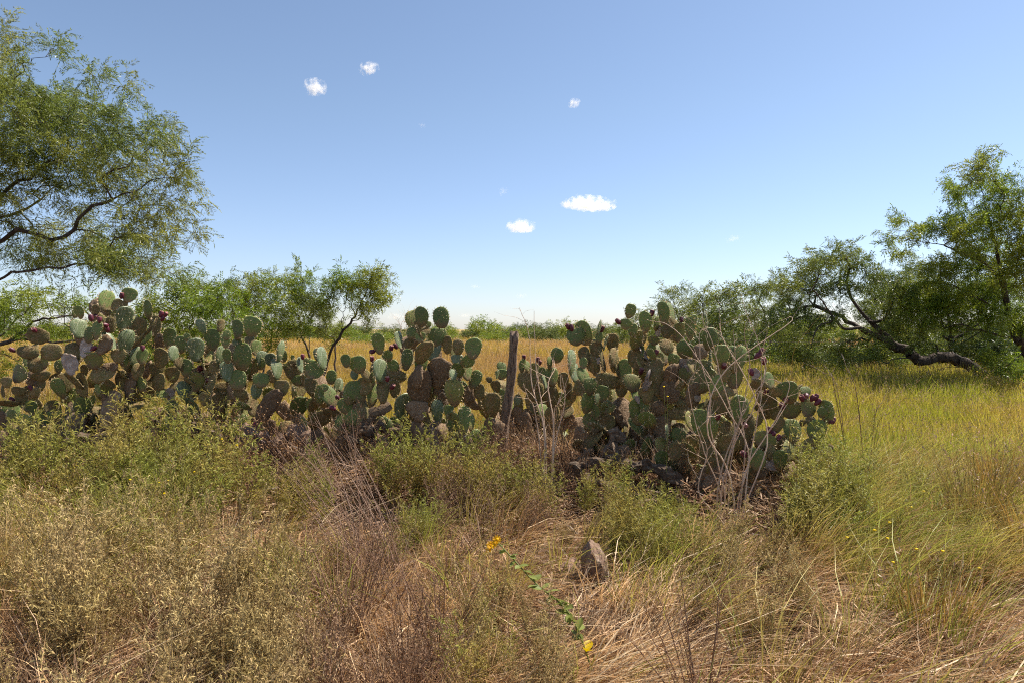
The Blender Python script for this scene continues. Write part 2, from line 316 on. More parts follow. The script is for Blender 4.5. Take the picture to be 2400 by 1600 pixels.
def tree(name, label, limbs, blobs, sprays, leafm, spacing=0.2, rtip=0.004, trunk_r=0.1, group=None, extra=None, cat='tree', dark=None, long=0.25):
    """limbs: polylines of 3-D points, the first starts at the ground; blobs: (centre, radius) leaf masses"""
    g = np.random.default_rng(abs(hash(label)) % 1000 if False else len(label) * 131 + len(blobs) * 7)
    nodes = []; par = []
    for li, pl in enumerate(limbs):
        sm = smooth_path(pl, max(4, int(len(pl) * 3)))
        sm[1:-1] += g.normal(size=sm[1:-1].shape) * 0.02
        if li == 0: pi = -1
        else:
            dd = [np.linalg.norm(np.array(q) - sm[0]) for q in nodes]; pi = int(np.argmin(dd))
        for k, q in enumerate(sm):
            nodes.append(q); par.append(pi); pi = len(nodes) - 1
    pts = []
    for c, r in blobs:
        n = max(4, int((r / spacing) ** 2 * 6.0))
        d = unit(g.normal(size=(n, 3))); rr = 0.92 * r * g.uniform(0.15, 1, n)[:, None] ** 0.5
        pts.append(np.asarray(c)[None] + d * rr * np.array([1, 1.15, 0.85]))
    pts = np.concatenate(pts); pts = pts[pts[:, 2] > 0.12]
    root = np.asarray(limbs[0][0], float)
    N = np.array(nodes); plen = np.linalg.norm(N - root, axis=1) * 0.35
    D = np.full(len(pts), 1e9); W = np.zeros(len(pts), int)
    for i in range(len(N)):
        d = np.linalg.norm(pts - N[i], axis=1) + plen[i] * 0.5; b = d < D; D[b] = d[b]; W[b] = i
    alive = np.ones(len(pts), bool); plen = list(plen); clusters = []
    for _ in range(len(pts)):
        k = int(np.argmin(np.where(alive, D, 1e9))); alive[k] = False; a = W[k]; p0 = np.array(nodes[a]); p1 = pts[k]
        dist = np.linalg.norm(p1 - p0); ns = max(1, min(5, int(dist / (spacing * 0.9)))); prev = a
        bow = g.normal(size=3) * 0.12 * dist; bow[2] += 0.10 * dist
        for s in range(1, ns + 1):
            t = s / ns; q = p0 * (1 - t) + p1 * t + bow * math.sin(math.pi * t)
            nodes.append(q); par.append(prev); prev = len(nodes) - 1; plen.append(plen[a] + dist * t * 0.35)
            d = np.linalg.norm(pts - q, axis=1) + plen[-1] * 0.5; b = alive & (d < D); D[b] = d[b]; W[b] = prev
        clusters.append((p1, unit(p1 - p0)))
    N = np.array(nodes); par = np.array(par); cnt = np.ones(len(N))
    for i in range(len(N) - 1, 0, -1):
        if par[i] >= 0: cnt[par[i]] += cnt[i] * 1.0
    rr = np.maximum(trunk_r * (cnt / cnt.max()) ** 0.68, rtip)
    # branch segments as tapered five-sided tubes
    ci = np.array([i for i in range(len(N)) if par[i] >= 0]); A = N[par[ci]]; B = N[ci]; T = unit(B - A); ext = 0.0
    ref = np.where(np.abs(T[:, 2:3]) < 0.85, np.array([[0, 0, 1.0]]), np.array([[1.0, 0, 0]])); U = unit(np.cross(T, ref)); Vv = np.cross(T, U)
    ra = np.minimum(rr[par[ci]], rr[ci] * 1.35); rb = rr[ci]; sd = 5
    th = np.arange(sd) / sd * 2 * np.pi; ring = U[:, None] * np.cos(th)[None, :, None] + Vv[:, None] * np.sin(th)[None, :, None]
    VV = np.stack([A[:, None] + ring * ra[:, None, None], (B + T * rb[:, None] * 0.5)[:, None] + ring * rb[:, None, None]], 1).reshape(-1, 3)
    bb = (np.arange(len(ci)) * 2 * sd)[:, None]; j = np.arange(sd)[None]; j2 = (j + 1) % sd
    FF = np.stack([bb + j, bb + j2, bb + sd + j2, bb + sd + j], -1).reshape(-1, 4)
    t = thing(name, label, cat, (root[0], root[1], gz(root[0], root[1])), 0, group)
    base = np.array(t.location)
    obj('trunk', mesh('trunk', [(VV - base, FF, 0)], [M['bark']], True), t)
    Vs = []
    for p1, dr in clusters:
        sp_ = sprays[g.integers(len(sprays))]; Vs.append(aim(sp_, dr, g, g.uniform(0.7, 1.2)) + p1); Vs.append(aim(sprays[g.integers(len(sprays))], unit(g.normal(size=3)), g, g.uniform(0.6, 1.0)) + p1)
        if g.random() < long:             # a shoot that reaches beyond the mass
            Vs.append(aim(sp_, unit(dr + np.array([0, 0, 0.8])), g, 1.15) + p1)
    Vl = np.concatenate(Vs) - base
    obj('crown', mesh('crown', [(Vl, np.arange(len(Vl)).reshape(-1, 4), 0)], [leafm]), t)
    if dark is not None:                  # a clump of mistletoe in the crown
        Vd = np.concatenate([rotz(sprays[k % len(sprays)], k) * 0.8 + np.asarray(dark[0]) + g.normal(size=3) * dark[1] * 0.5 for k in range(40)]) - base
        mo = obj('mistletoe', mesh('mistletoe', [(Vd, np.arange(len(Vd)).reshape(-1, 4), 0)], [M['leaf_dark']]), t); mo['label'] = 'dark dense clump of mistletoe in the crown'
    return t

near_spray = [spray_mesh(9, 8, 0.28, 0.12, 0.046, 0.0085, k) for k in range(6)]
mid_spray = [spray_mesh(10, 5, 0.33, 0.16, 0.072, 0.017, 20 + k) for k in range(6)]
far_spray = [spray_mesh(8, 4, 0.55, 0.26, 0.13, 0.035, 40 + k) for k in range(5)]

def blobset(lst, Y, dy, seed):
    g = np.random.default_rng(seed); out = []
    for px, py, r in lst:
        y = Y + g.uniform(-dy, dy); out.append((at(px, py, y), r / F * y))
    return out
def limb(lst, Y, y2=None):
    n = len(lst); y2 = Y if y2 is None else y2
    return [at(px, py, Y + (y2 - Y) * i / max(1, n - 1)) for i, (px, py) in enumerate(lst)]

# the big mesquite reaching in from the left
LT = [np.array([-10.2, 9.2, 0.0]), at(-520, 900, 9.0), at(-380, 740, 8.8), at(-200, 690, 8.6)]
limbs = [LT, limb([(-200, 690), (-120, 680), (0, 655), (40, 640), (150, 628), (270, 612), (350, 600), (420, 610)], 8.6, 8.0),
         limb([(-380, 740), (-200, 600), (-60, 520), (40, 430), (130, 380), (180, 320), (240, 250)], 8.8, 8.4),
         limb([(-60, 520), (40, 500), (130, 440), (200, 350)], 8.8, 9.4),
         limb([(-120, 680), (20, 545), (140, 560), (200, 500), (270, 465), (330, 440), (390, 412), (440, 375)], 8.6, 8.3),
         limb([(-380, 740), (-260, 520), (-100, 350), (30, 200), (60, 150), (120, 130)], 8.8, 8.2)]
bl = blobset([(0, 240, 120), (15, 140, 45), (100, 265, 85), (190, 280, 75), (260, 265, 50), (50, 385, 105), (160, 350, 90), (280, 340, 75), (350, 330, 50),
              (375, 312, 24), (420, 375, 36), (300, 430, 85), (385, 425, 55), (150, 470, 55), (60, 570, 70), (200, 565, 65), (325, 530, 75), (400, 540, 42),
              (415, 490, 30), (120, 610, 45), (250, 620, 60), (340, 630, 55), (400, 630, 32), (0, 480, 70), (-90, 180, 110), (-100, 330, 120), (-110, 480, 110), (-250, 300, 150),
              (-260, 500, 140), (455, 545, 10), (125, 118, 12), (220, 175, 12), (300, 205, 14), (20, 90, 22), (230, 610, 40), (300, 580, 50)], 8.7, 0.9, 3)
tree('mesquite_tree', 'large feathery mesquite whose branches hang over the prickly pears', limbs, bl, near_spray, M['leaf_near'], 0.2, 0.003, 0.09, long=0.3)
# mesquites behind the left end of the hedge
tree('mesquite_tree', 'low mesquite with bare lower limbs behind the leftmost prickly pear',
     [[gx(-120, 14.0), at(-110, 860, 14), at(-60, 820, 14), at(20, 800, 13.8), at(70, 760, 13.6), at(110, 745, 13.5), at(170, 742, 13.3)],
      limb([(20, 800), (60, 798), (130, 800), (190, 800)], 13.8, 13.2), limb([(-60, 820), (0, 790), (40, 750), (75, 715)], 14), limb([(-60, 820), (10, 830), (50, 845)], 14, 13.2)],
     blobset([(10, 715, 42), (60, 712, 38), (110, 710, 30), (165, 716, 26), (215, 720, 24), (30, 760, 40), (110, 775, 35), (185, 770, 38), (240, 765, 40), (290, 760, 40), (-30, 740, 50), (60, 840, 30), (230, 820, 30), (0, 860, 30), (330, 780, 36)], 13.8, 1.0, 4), mid_spray, M['leaf_yel'], 0.27, 0.006, 0.07)
tree('mesquite_tree', 'yellow green rounded mesquite just under the tip of the big mesquite',
     [[gx(455, 13.0), at(450, 900, 13), at(445, 800, 13), at(450, 740, 13)], limb([(448, 820), (410, 760), (390, 720)], 13), limb([(448, 830), (490, 760), (520, 710)], 13)],
     blobset([(420, 680, 42), (470, 690, 40), (395, 730, 50), (480, 740, 45), (520, 700, 30), (440, 790, 46), (360, 765, 40), (540, 770, 36), (400, 840, 40), (500, 840, 40), (340, 830, 36)], 13, 0.8, 5), mid_spray, M['leaf_yel'], 0.25, 0.006, 0.06)
tree('mesquite_tree', 'upright mesquite with wispy top between the rounded mesquite and the dense thicket',
     [[gx(525, 19), at(522, 860, 19), at(520, 760, 19), at(518, 700, 19)]], blobset([(505, 675, 26), (535, 672, 26), (520, 710, 30), (490, 720, 25), (545, 730, 28), (520, 770, 30)], 19, 0.6, 6), mid_spray, M['leaf_tree'], 0.27, 0.006, 0.05)
tree('mesquite_tree', 'dense mesquite thicket with several slim stems and dark mistletoe',
     [[gx(715, 18), at(728, 870, 18), at(722, 820, 18), at(705, 790, 18), at(700, 740, 18)], limb([(724, 830), (728, 760), (735, 715), (735, 680)], 18),
      [gx(610, 18.5), at(625, 830, 18.5), at(640, 780, 18.5), at(640, 720, 18.5)], [gx(650, 19), at(665, 820, 19), at(680, 770, 19)]],
     blobset([(580, 690, 26), (615, 670, 30), (655, 668, 30), (700, 665, 32), (730, 680, 28), (600, 715, 36), (650, 715, 36), (700, 715, 36), (735, 725, 22), (620, 755, 32), (675, 755, 36), (570, 745, 28), (720, 760, 20), (590, 790, 26), (650, 790, 24)], 18, 1.0, 7),
     mid_spray, M['leaf_yel'], 0.25, 0.006, 0.05, dark=(at(735, 712, 17.3), 0.3))
tree('mesquite_tree', 'small slender mesquite with forked bare trunk standing alone in the golden field',
     [[gx(752, 17.0), at(762, 870, 17), at(770, 830, 17), at(800, 785, 17), at(822, 755, 17), at(838, 730, 17), at(855, 695, 17)], limb([(800, 772), (803, 735), (809, 715), (800, 690)], 17, 16.8), limb([(822, 758), (850, 738), (875, 715)], 17, 17.3),
      limb([(832, 738), (820, 710), (810, 680)], 17, 17.2)],
     blobset([(795, 672, 28), (822, 678, 28), (858, 680, 30), (882, 662, 30), (872, 700, 28), (893, 688, 20), (785, 700, 20), (850, 662, 20), (872, 645, 14), (800, 655, 14), (845, 720, 14), (865, 725, 18)], 17, 0.45, 8), mid_spray, M['leaf_yel'], 0.26, 0.0045, 0.036)
tree('mesquite_shrub', 'small shrub at the foot of the slender forked mesquite',
     [[gx(785, 18.5), at(785, 850, 18.5), at(783, 790, 18.5)]], blobset([(775, 745, 16), (790, 765, 18), (770, 785, 14), (755, 765, 14)], 18.5, 0.3, 9), mid_spray, M['leaf_tree'], 0.25, 0.006, 0.03, cat='shrub')
# mesquites on the right
tree('mesquite_tree', 'dark leaning mesquite with a thick crooked trunk lying along the grass',
     [[gx(2335, 17.5), at(2300, 878, 17.6), at(2265, 852, 17.6), at(2215, 834, 17.6), at(2160, 846, 17.5), at(2130, 822, 17.5), at(2095, 810, 17.5)],
      limb([(2095, 810), (2080, 790), (2040, 755), (2000, 705), (1985, 665)], 17.5, 17.8), limb([(2095, 810), (2060, 790), (2020, 772), (1985, 770), (1960, 755), (1930, 710), (1905, 680)], 17.5, 17),
      limb([(2150, 840), (2100, 838), (2070, 850), (2060, 868)], 17.5, 16.9), limb([(2255, 858), (2205, 864), (2175, 880)], 17.5, 17), limb([(2020, 772), (1975, 745), (1930, 725)], 17.4, 18), limb([(2040, 755), (2075, 745), (2090, 700), (2085, 660)], 17.5, 18.2)],
     blobset([(1880, 645, 36), (1920, 625, 34), (1960, 605, 38), (1965, 583, 18), (2000, 618, 28), (2045, 640, 30), (1855, 685, 34), (1915, 680, 40), (1985, 675, 38), (2050, 695, 40), (1885, 740, 40), (1945, 745, 32), (2085, 735, 40), (2030, 790, 22),
              (1985, 805, 24), (1930, 795, 32), (2070, 770, 20), (2110, 780, 28), (1860, 790, 30), (2130, 730, 40), (1900, 830, 26), (1960, 835, 22), (2140, 790, 28), (2105, 832, 18), (2195, 812, 22), (2110, 690, 36), (2060, 820, 20), (1830, 760, 34), (1840, 820, 26)], 17.6, 1.1, 10), mid_spray, M['leaf_tree'], 0.235, 0.005, 0.15)
tree('mesquite_tree', 'tall mesquite with an outflung left limb beyond the crooked fallen trunk',
     [[gx(2450, 17.0), at(2425, 850, 16.8), at(2385, 800, 16.7), at(2370, 745, 16.6), at(2350, 660, 16.5)], limb([(2350, 660), (2330, 560), (2305, 470), (2285, 410)], 16.5, 16.3),
      limb([(2350, 660), (2300, 612), (2250, 595), (2210, 572), (2170, 570), (2125, 560), (2085, 560)], 16.5, 16), limb([(2385, 800), (2420, 700), (2400, 560), (2380, 470)], 16.7, 16.9),
      limb([(2385, 800), (2320, 780), (2260, 770), (2200, 745)], 16.7, 15.8), limb([(2370, 745), (2290, 700), (2230, 670), (2170, 660)], 16.6, 16.4), limb([(2400, 820), (2370, 850), (2320, 870)], 16.7, 15.5)],
     blobset([(2290, 405, 32), (2268, 440, 36), (2340, 425, 28), (2380, 460, 44), (2298, 375, 14), (2240, 435, 20), (2088, 560, 20), (2112, 548, 20), (2125, 520, 12), (2165, 545, 24), (2205, 535, 30), (2240, 545, 30), (2300, 500, 44), (2360, 530, 55),
              (2270, 560, 44), (2340, 600, 60), (2250, 625, 44), (2190, 645, 36), (2140, 670, 34), (2220, 700, 50), (2310, 680, 60), (2395, 640, 60), (2160, 740, 36), (2240, 755, 36), (2320, 755, 44), (2395, 740, 50), (2350, 850, 40), (2400, 880, 46), 
              (2130, 590, 10), (2440, 560, 60), (2460, 760, 60), (2400, 930, 36), (2370, 890, 26), (2180, 700, 40)], 16.4, 1.1, 11), mid_spray, M['leaf_yel'], 0.235, 0.005, 0.12)
tree('mesquite_tree', 'shaded mesquite standing behind the crooked fallen trunk', [[gx(2240, 22), at(2235, 830, 22), at(2225, 770, 22), at(2220, 720, 22)], limb([(2230, 800), (2160, 760), (2110, 730)], 22), limb([(2230, 800), (2290, 760), (2340, 720)], 22)],
     blobset([(2090, 700, 40), (2140, 690, 40), (2190, 690, 44), (2250, 690, 46), (2310, 690, 46), (2370, 690, 46), (2080, 760, 44), (2140, 760, 44), (2210, 765, 46), (2280, 765, 46), (2350, 770, 46), (2110, 800, 30), (2180, 800, 30), (2250, 805, 30), (2320, 810, 34), (2040, 730, 34), (2110, 655, 34), (2160, 640, 34), (2070, 660, 28)], 22, 1.3, 12), mid_spray, M['leaf_tree'], 0.3, 0.006, 0.1)
row = [('bushy mesquite right next to the leaning mesquite, first of the receding row', 25, [(1790, 685, 32), (1830, 672, 30), (1815, 650, 14), (1840, 720, 40), (1795, 740, 40), (1865, 760, 40), (1790, 795, 34), (1840, 800, 30)]),
       ('grey green mesquite, second of the receding row on the right', 30, [(1690, 692, 26), (1730, 688, 28), (1765, 684, 24), (1700, 730, 38), (1755, 740, 38), (1720, 780, 36), (1680, 765, 30), (1770, 790, 30)]),
       ('loose topped mesquite behind the tallest prickly pear, third of the receding row', 36, [(1578, 690, 18), (1600, 682, 18), (1640, 690, 20), (1590, 720, 26), (1640, 725, 32), (1605, 755, 28), (1660, 760, 28), (1565, 720, 16), (1630, 790, 26), (1670, 705, 20)]),
       ('low dark mesquite at the far end of the receding row', 50, [(1462, 762, 18), (1490, 748, 16), (1438, 775, 12), (1520, 738, 20), (1470, 788, 16), (1505, 770, 22), (1545, 760, 22), (1535, 790, 20)])]
for lab, Y, bs in row:
    cx = sum(b_[0] for b_ in bs) / len(bs)
    tree('mesquite_tree', lab, [[gx(cx, Y), at(cx + 3, 800, Y), at(cx, 760, Y)], limb([(cx + 2, 790), (cx - 25, 750), (cx - 35, 720)], Y), limb([(cx + 2, 790), (cx + 30, 750), (cx + 30, 720)], Y)],
         blobset(bs, Y, 1.2, int(cx)), far_spray if Y > 28 else mid_spray, M['leaf_tree'], 0.42 if Y > 28 else 0.32, 0.012, 0.09, group='mesquites receding along the right side of the field')

# far line of brush
def bush_mesh(seed, dense=1.0):
    g = np.random.default_rng(seed); Vs = []
    for k in range(int(46 * dense)):
        d = unit(g.normal(size=3)); d[2] = abs(d[2]); c_ = d * g.uniform(0.2, 1) ** 0.5 * np.array([1.5, 1.2, 1.15 + 0.25 * math.sin(k)]) + np.array([0, 0, 0.25])
        Vs.append(aim(far_spray[k % 5], unit(d + np.array([0, 0, 0.4])), g, 1.25) + c_); Vs.append(aim(far_spray[(k + 2) % 5], unit(g.normal(size=3)), g, 1.1) + c_)
    V = np.concatenate(Vs); V[:, 2] = np.maximum(V[:, 2], 0.02)
    return mesh('far_bush', [(V, np.arange(len(V)).reshape(-1, 4), 0)], [M['leaf_yel'], M['leaf_dark']][seed % 2:seed % 2 + 1])
bushes = [bush_mesh(60 + k) for k in range(6)]
labs = ['light green brush in the far line beyond the golden field', 'dark green brush in the far line beyond the golden field']
x = -120.0
n = 0
for rowi, (Y0, step, hs) in enumerate(((78, 2.6, 0.72), (92, 3.0, 1.0), (110, 3.6, 1.3))):
    x = -0.85 * Y0
    while x < 0.85 * Y0:
        pxx = 1200 + x / Y0 * F
        k = R.randrange(6); Y = Y0 + R.uniform(-5, 5)
        if rowi == 0 and R.random() < 0.35: x += step; continue
        o = obj('brush', bushes[k], loc=(x, Y, 0)); s = hs * R.uniform(0.6, 1.3) * (1.35 if R.random() < 0.12 else 1); o.scale = (s * R.uniform(0.9, 1.4), s, s * R.uniform(0.8, 1.15)); o.rotation_euler = (0, 0, R.uniform(0, 6.3))
        tag(o, labs[k % 2 if (60 + k) % 2 == k % 2 else (60 + k) % 2], 'bush', 'far brush, ' + ('light' if (60 + k) % 2 == 0 else 'dark'))
        x += step * R.uniform(0.7, 1.3); n += 1
for px, Y, s, k in ((1165, 70, 0.85, 0), (1145, 74, 0.7, 2), (880, 55, 0.75, 0), (905, 60, 0.75, 4), (850, 60, 0.7, 2), (945, 66, 0.6, 0), (1820, 40, 1.1, 1), (1700, 44, 1.2, 3), (1600, 50, 1.2, 5), (1450, 62, 0.9, 1), (1380, 80, 1.0, 3)):
    o = obj('brush', bushes[k], loc=gx(px, Y)); o.scale = (s, s, s); tag(o, labs[k % 2], 'bush', 'far brush, ' + ('light' if k % 2 == 0 else 'dark'))

for px, Y, s, k in ((1790, 24, 0.8, 1), (1860, 23, 0.7, 0), (1930, 22, 0.75, 3), (2000, 24, 0.8, 1), (2060, 23, 0.75, 0), (2120, 25, 0.9, 3), (2190, 25, 0.85, 1), (2270, 24, 0.9, 5), (2350, 22, 0.9, 1), (2420, 20, 0.9, 3), (1720, 28, 0.9, 5), (1650, 32, 1.0, 1)):
    o = obj('brush', bushes[k], loc=gx(px, Y)); o.scale = (s, s, s); o.rotation_euler = (0, 0, px); tag(o, 'low dark brush under the right hand mesquites' if k % 2 else 'low light green brush under the right hand mesquites', 'bush', 'brush under the right hand mesquites' + (', dark' if k % 2 else ', light'))
# ------------------------------------------------------------------ fence post
pa, pb = at(1206, 783, 6.75), gx(1168, 7.0); pb[2] = -0.05
pth = smooth_path([pb, pb * 0.62 + pa * 0.38 + np.array([-0.01, 0, 0]), pb * 0.3 + pa * 0.7 + np.array([0.012, 0, 0]), pa], 22)
sd = 18; th = np.arange(sd) / sd * 2 * np.pi; ridge = 1 + 0.16 * np.sin(th * 5 + 1) + 0.09 * np.sin(th * 9)
tt = np.linspace(0, 1, 22); VV = []
for i, q in enumerate(pth):
    r_ = 0.051 - 0.012 * tt[i] + 0.004 * math.sin(i * 1.3); tw = th + tt[i] * 0.5
    VV.append(np.stack([q[0] + np.cos(tw) * r_ * ridge, q[1] + np.sin(tw) * r_ * ridge, q[2] + (0.035 * np.sin(th * 3) * (i == 21) + 0 * th)], -1))
VV = np.concatenate(VV + [pth[-1:] - np.array([[0, 0, 0.03]])]); i_ = np.arange(21)[:, None] * sd; j = np.arange(sd)[None]; j2 = (j + 1) % sd
FQ = np.stack([i_ + j, i_ + j2, i_ + sd + j2, i_ + sd + j], -1).reshape(-1, 4); cT = np.stack([21 * sd + np.arange(sd), 21 * sd + (np.arange(sd) + 1) % sd, np.full(sd, 22 * sd)], -1)
po = obj('fence_post', None or mesh('fence_post', [(VV - pb, FQ, 0)], [M['wood']], True), loc=pb)
import bmesh as _bm
b_ = _bm.new(); b_.from_mesh(po.data); b_.verts.ensure_lookup_table()
_bm.ops.holes_fill(b_, edges=b_.edges[:], sides=0); b_.to_mesh(po.data); b_.free()
tag(po, 'weathered leaning wooden fence post standing among the prickly pears', 'fence post')

# ------------------------------------------------------------------ prickly pears
def pad_mesh(seed, spiny=True, thick=0.052, lumpy=0.0):
    g = np.random.default_rng(seed); n = 24; th = np.arange(n) / n * 2 * np.pi
    egg = g.uniform(0.10, 0.26); pw = g.uniform(0.80, 0.95)
    zz = 0.5 - 0.5 * np.cos(th); xs = np.sign(np.sin(th)) * np.abs(np.sin(th)) ** pw * 0.5 * (1 - egg + 2 * egg * zz) / (1 + 0.35 * egg)
    wob = 1 + 0.045 * np.sin(th * 2 + g.uniform(0, 6)) + 0.03 * np.sin(th * 3 + g.uniform(0, 6)) + 0.015 * np.sin(th * 7 + g.uniform(0, 6)) + lumpy * g.normal(size=n)
    ox, oz = xs * wob, (zz - 0.5) * wob; bend = g.uniform(-0.24, 0.24); tw = g.uniform(-0.25, 0.25)
    def surf(x, z, s, sgn):
        y = sgn * thick * np.maximum(0, 1 - s ** 2.6) ** 0.6 * (1.25 - 0.5 * (z + 0.5)) + bend * z * z + tw * x * z
        return np.stack([x, y, z + 0.5], -1)
    rings = [surf(ox, oz, np.ones(n), 0)]; sv = [0.93, 0.72, 0.42]
    for sgn in (1, -1):
        for s in sv: rings.append(surf(ox * s, oz * s, np.full(n, s), sgn))
    V = np.concatenate(rings + [surf(np.zeros(1), np.zeros(1), np.zeros(1), 1), surf(np.zeros(1), np.zeros(1), np.zeros(1), -1)])
    if lumpy: V += g.normal(size=V.shape) * lumpy * 0.4
    Fq = []; Ft = []; j = np.arange(n); j2 = (j + 1) % n
    def strip(a, b, flip):
        q = np.stack([a * n + j, a * n + j2, b * n + j2, b * n + j], -1); Fq.append(q[:, ::-1] if flip else q)
    for k, (r0, fl) in enumerate(((1, True), (4, False))):
        strip(0, r0, fl); strip(r0, r0 + 1, fl); strip(r0 + 1, r0 + 2, fl)
        q = np.stack([(r0 + 2) * n + j, (r0 + 2) * n + j2, np.full(n, 7 * n + k)], -1); Ft.append(q[:, ::-1] if fl else q)
    parts = [(V, np.concatenate(Fq), 0)]; parts.append((V, np.concatenate(Ft), 0))
    # areoles in slanting rows, and spines
    P = []; Nn = []
    for a in range(-4, 5):
        for b in range(-5, 6):
            x, z = a * 0.125 + (b % 2) * 0.0625, b * 0.098
            x += g.uniform(-0.012, 0.012); z += g.uniform(-0.012, 0.012)
            t = math.atan2(x * 1.0, -z); k = (t / (2 * np.pi) * n) % n; k0 = int(k); f = k - k0
            rx = math.hypot(ox[k0] * (1 - f) + ox[(k0 + 1) % n] * f, oz[k0] * (1 - f) + oz[(k0 + 1) % n] * f); s = math.hypot(x, z) / max(rx, 1e-3)
            if s < 0.9:
                for sgn in (1, -1): P.append(surf(np.array([x]), np.array([z]), np.array([s]), sgn)[0]); Nn.append((0, sgn, 0))
    P = np.array(P); Nn = np.array(Nn, float); q = np.array([[1, 0, 0.0], [0, 0, 1], [-1, 0, 0], [0, 0, -1]]) * 0.021
    Va = np.concatenate([P[:, None] + q[None] - Nn[:, None] * 0.004, (P + Nn * 0.011)[:, None]], 1).reshape(-1, 3)
    b5 = (np.arange(len(P)) * 5)[:, None]; Fa = np.concatenate([b5 + np.array([[k, (k + 1) % 4, 4]]) for k in range(4)])
    parts.append((Va, Fa, 1))
    if spiny:
        sP = []; sD = []; sL = []
        for k in range(38):
            t = g.uniform(0.55, 2 * np.pi - 0.55); k0 = t / (2 * np.pi) * n; a0 = int(k0) % n; pz = np.array([ox[a0], 0, oz[a0] + 0.5]); od = unit(np.array([ox[a0], 0, oz[a0]]))
            for _ in range(3): sP.append(pz - od * 0.01); sD.append(unit(od + g.normal(size=3) * 0.45)); sL.append(g.uniform(0.06, 0.15))
        up = P[:, 2] > 0.3
        for p_, n_ in zip(P[up], Nn[up]):
            if g.random() < 0.35: sP.append(p_); sD.append(unit(n_ + np.array([0, 0, -0.3]) + g.normal(size=3) * 0.4)); sL.append(g.uniform(0.06, 0.14))
        sP = np.array(sP); sD = np.array(sD); sL = np.array(sL); S = unit(np.cross(sD, g.normal(size=sD.shape))) * 0.011
        Vt = np.stack([sP - S, sP + S, sP + sD * sL[:, None]], 1).reshape(-1, 3); parts.append((Vt, np.arange(len(Vt)).reshape(-1, 3), 2))
    return parts
def weld(parts, name, mats):
    me = mesh(name, parts, mats, True); b = _bm.new(); b.from_mesh(me); _bm.ops.remove_doubles(b, verts=b.verts, dist=1e-5); b.to_mesh(me); b.free(); return me
PADS = [weld(pad_mesh(100 + k), 'pad', [M['g'], M['areole'], M['spine']]) for k in range(10)]
OLD = [weld(pad_mesh(120 + k, k % 2 == 0, 0.07, 0.012), 'pad', [M['o'], M['areole'], M['spine']]) for k in range(8)]
TRK = [weld(pad_mesh(140 + k, False, 0.15, 0.03)[:2], 'pad', [M['t']]) for k in range(5)]
DED = [weld(pad_mesh(150 + k, False, 0.045, 0.05)[:2], 'pad', [M['d']]) for k in range(4)]
def fruit_mesh(seed):
    g = np.random.default_rng(seed); prof = [(0.10, 0.0), (0.26, 0.10), (0.38, 0.30), (0.43, 0.55), (0.40, 0.80), (0.34, 0.95), (0.31, 1.0), (0.27, 1.0), (0.20, 0.93), (0.0, 0.90)]
    n = 12; th = np.arange(n) / n * 2 * np.pi; V = []; nr = len(prof) - 1
    for r, z in prof[:-1]:
        rr = r * (1 + 0.05 * np.sin(th * 2 + g.uniform(0, 6)) + 0.03 * g.normal(size=n)); V.append(np.stack([rr * np.cos(th), rr * np.sin(th), np.full(n, z)], -1))
    V = np.concatenate(V + [np.array([[0, 0, 0.9]])]); j = np.arange(n); j2 = (j + 1) % n; parts = []
    for k in range(nr - 1): parts.append((V, np.stack([k * n + j, k * n + j2, (k + 1) * n + j2, (k + 1) * n + j], -1), 1 if k >= 5 else 0))
    parts.append((V, np.stack([(nr - 1) * n + j, (nr - 1) * n + j2, np.full(n, nr * n)], -1), 1)); return weld(parts, 'fruit', [M['fruit'], M['fruit_top']])
FRU = [fruit_mesh(k) for k in range(4)]

# pads read off the photograph, zone by zone: x, y, width, height, lean (degrees), skin
def conv(lst, ox, oy, s): return [(ox + a / s, oy + b / s, c_ / s, d / s, e, f) for a, b, c_, d, e, f in lst]
Z1 = conv([(985,262,95,195,3,'g'),(1185,205,130,130,20,'g'),(1080,305,110,130,30,'o'),(738,358,100,130,-15,'g'),(690,370,35,90,0,'g'),(885,345,80,100,20,'o'),(1128,410,90,215,8,'b'),(1375,340,115,190,5,'g'),(1190,450,70,130,-10,'g'),(1290,495,140,170,10,'o'),(730,510,95,185,0,'b'),
 (890,530,120,170,10,'g'),(820,570,110,150,5,'g'),(345,580,170,155,20,'o'),(250,728,215,120,5,'o'),(470,725,195,150,5,'o'),(775,690,140,160,0,'d'),(960,660,150,190,30,'t'),(1020,480,90,140,0,'o'),(1145,625,95,215,5,'b'),(1085,760,150,130,0,'o'),(870,800,215,155,0,'y'),
 (650,830,150,200,-15,'d'),(1200,800,55,210,10,'g'),(1250,770,60,180,10,'b'),(1305,765,80,140,5,'g'),(1260,900,70,160,5,'o'),(1040,860,90,90,0,'t'),(780,890,80,110,0,'o'),(895,940,170,150,0,'o'),(1165,1010,140,330,-5,'t'),(980,1250,220,360,5,'t'),(330,840,180,140,20,'o'),
 (185,925,190,160,40,'y'),(385,945,190,90,-10,'o'),(410,810,90,120,0,'y'),(530,855,110,130,0,'g'),(570,1010,180,200,-10,'o'),(770,1030,180,230,5,'o'),(630,1130,150,170,-10,'g'),(905,1070,80,110,0,'g'),(1300,1020,130,130,0,'g'),(320,1100,180,90,-15,'o'),(200,1150,120,90,20,'o'),
 (170,1080,150,90,0,'o'),(120,1310,130,120,0,'g'),(300,1230,120,140,0,'g'),(220,1350,200,130,0,'g'),(380,1330,180,160,10,'g'),(480,1270,110,200,-10,'o'),(60,1000,120,100,0,'o'),(30,1080,80,140,0,'o'),(590,1440,200,200,0,'t'),(720,1330,160,330,-10,'t'),(1300,620,60,240,50,'o'),(1410,490,50,200,38,'o'),(1020,620,40,180,-15,'b')], 0, 640, 3.92)
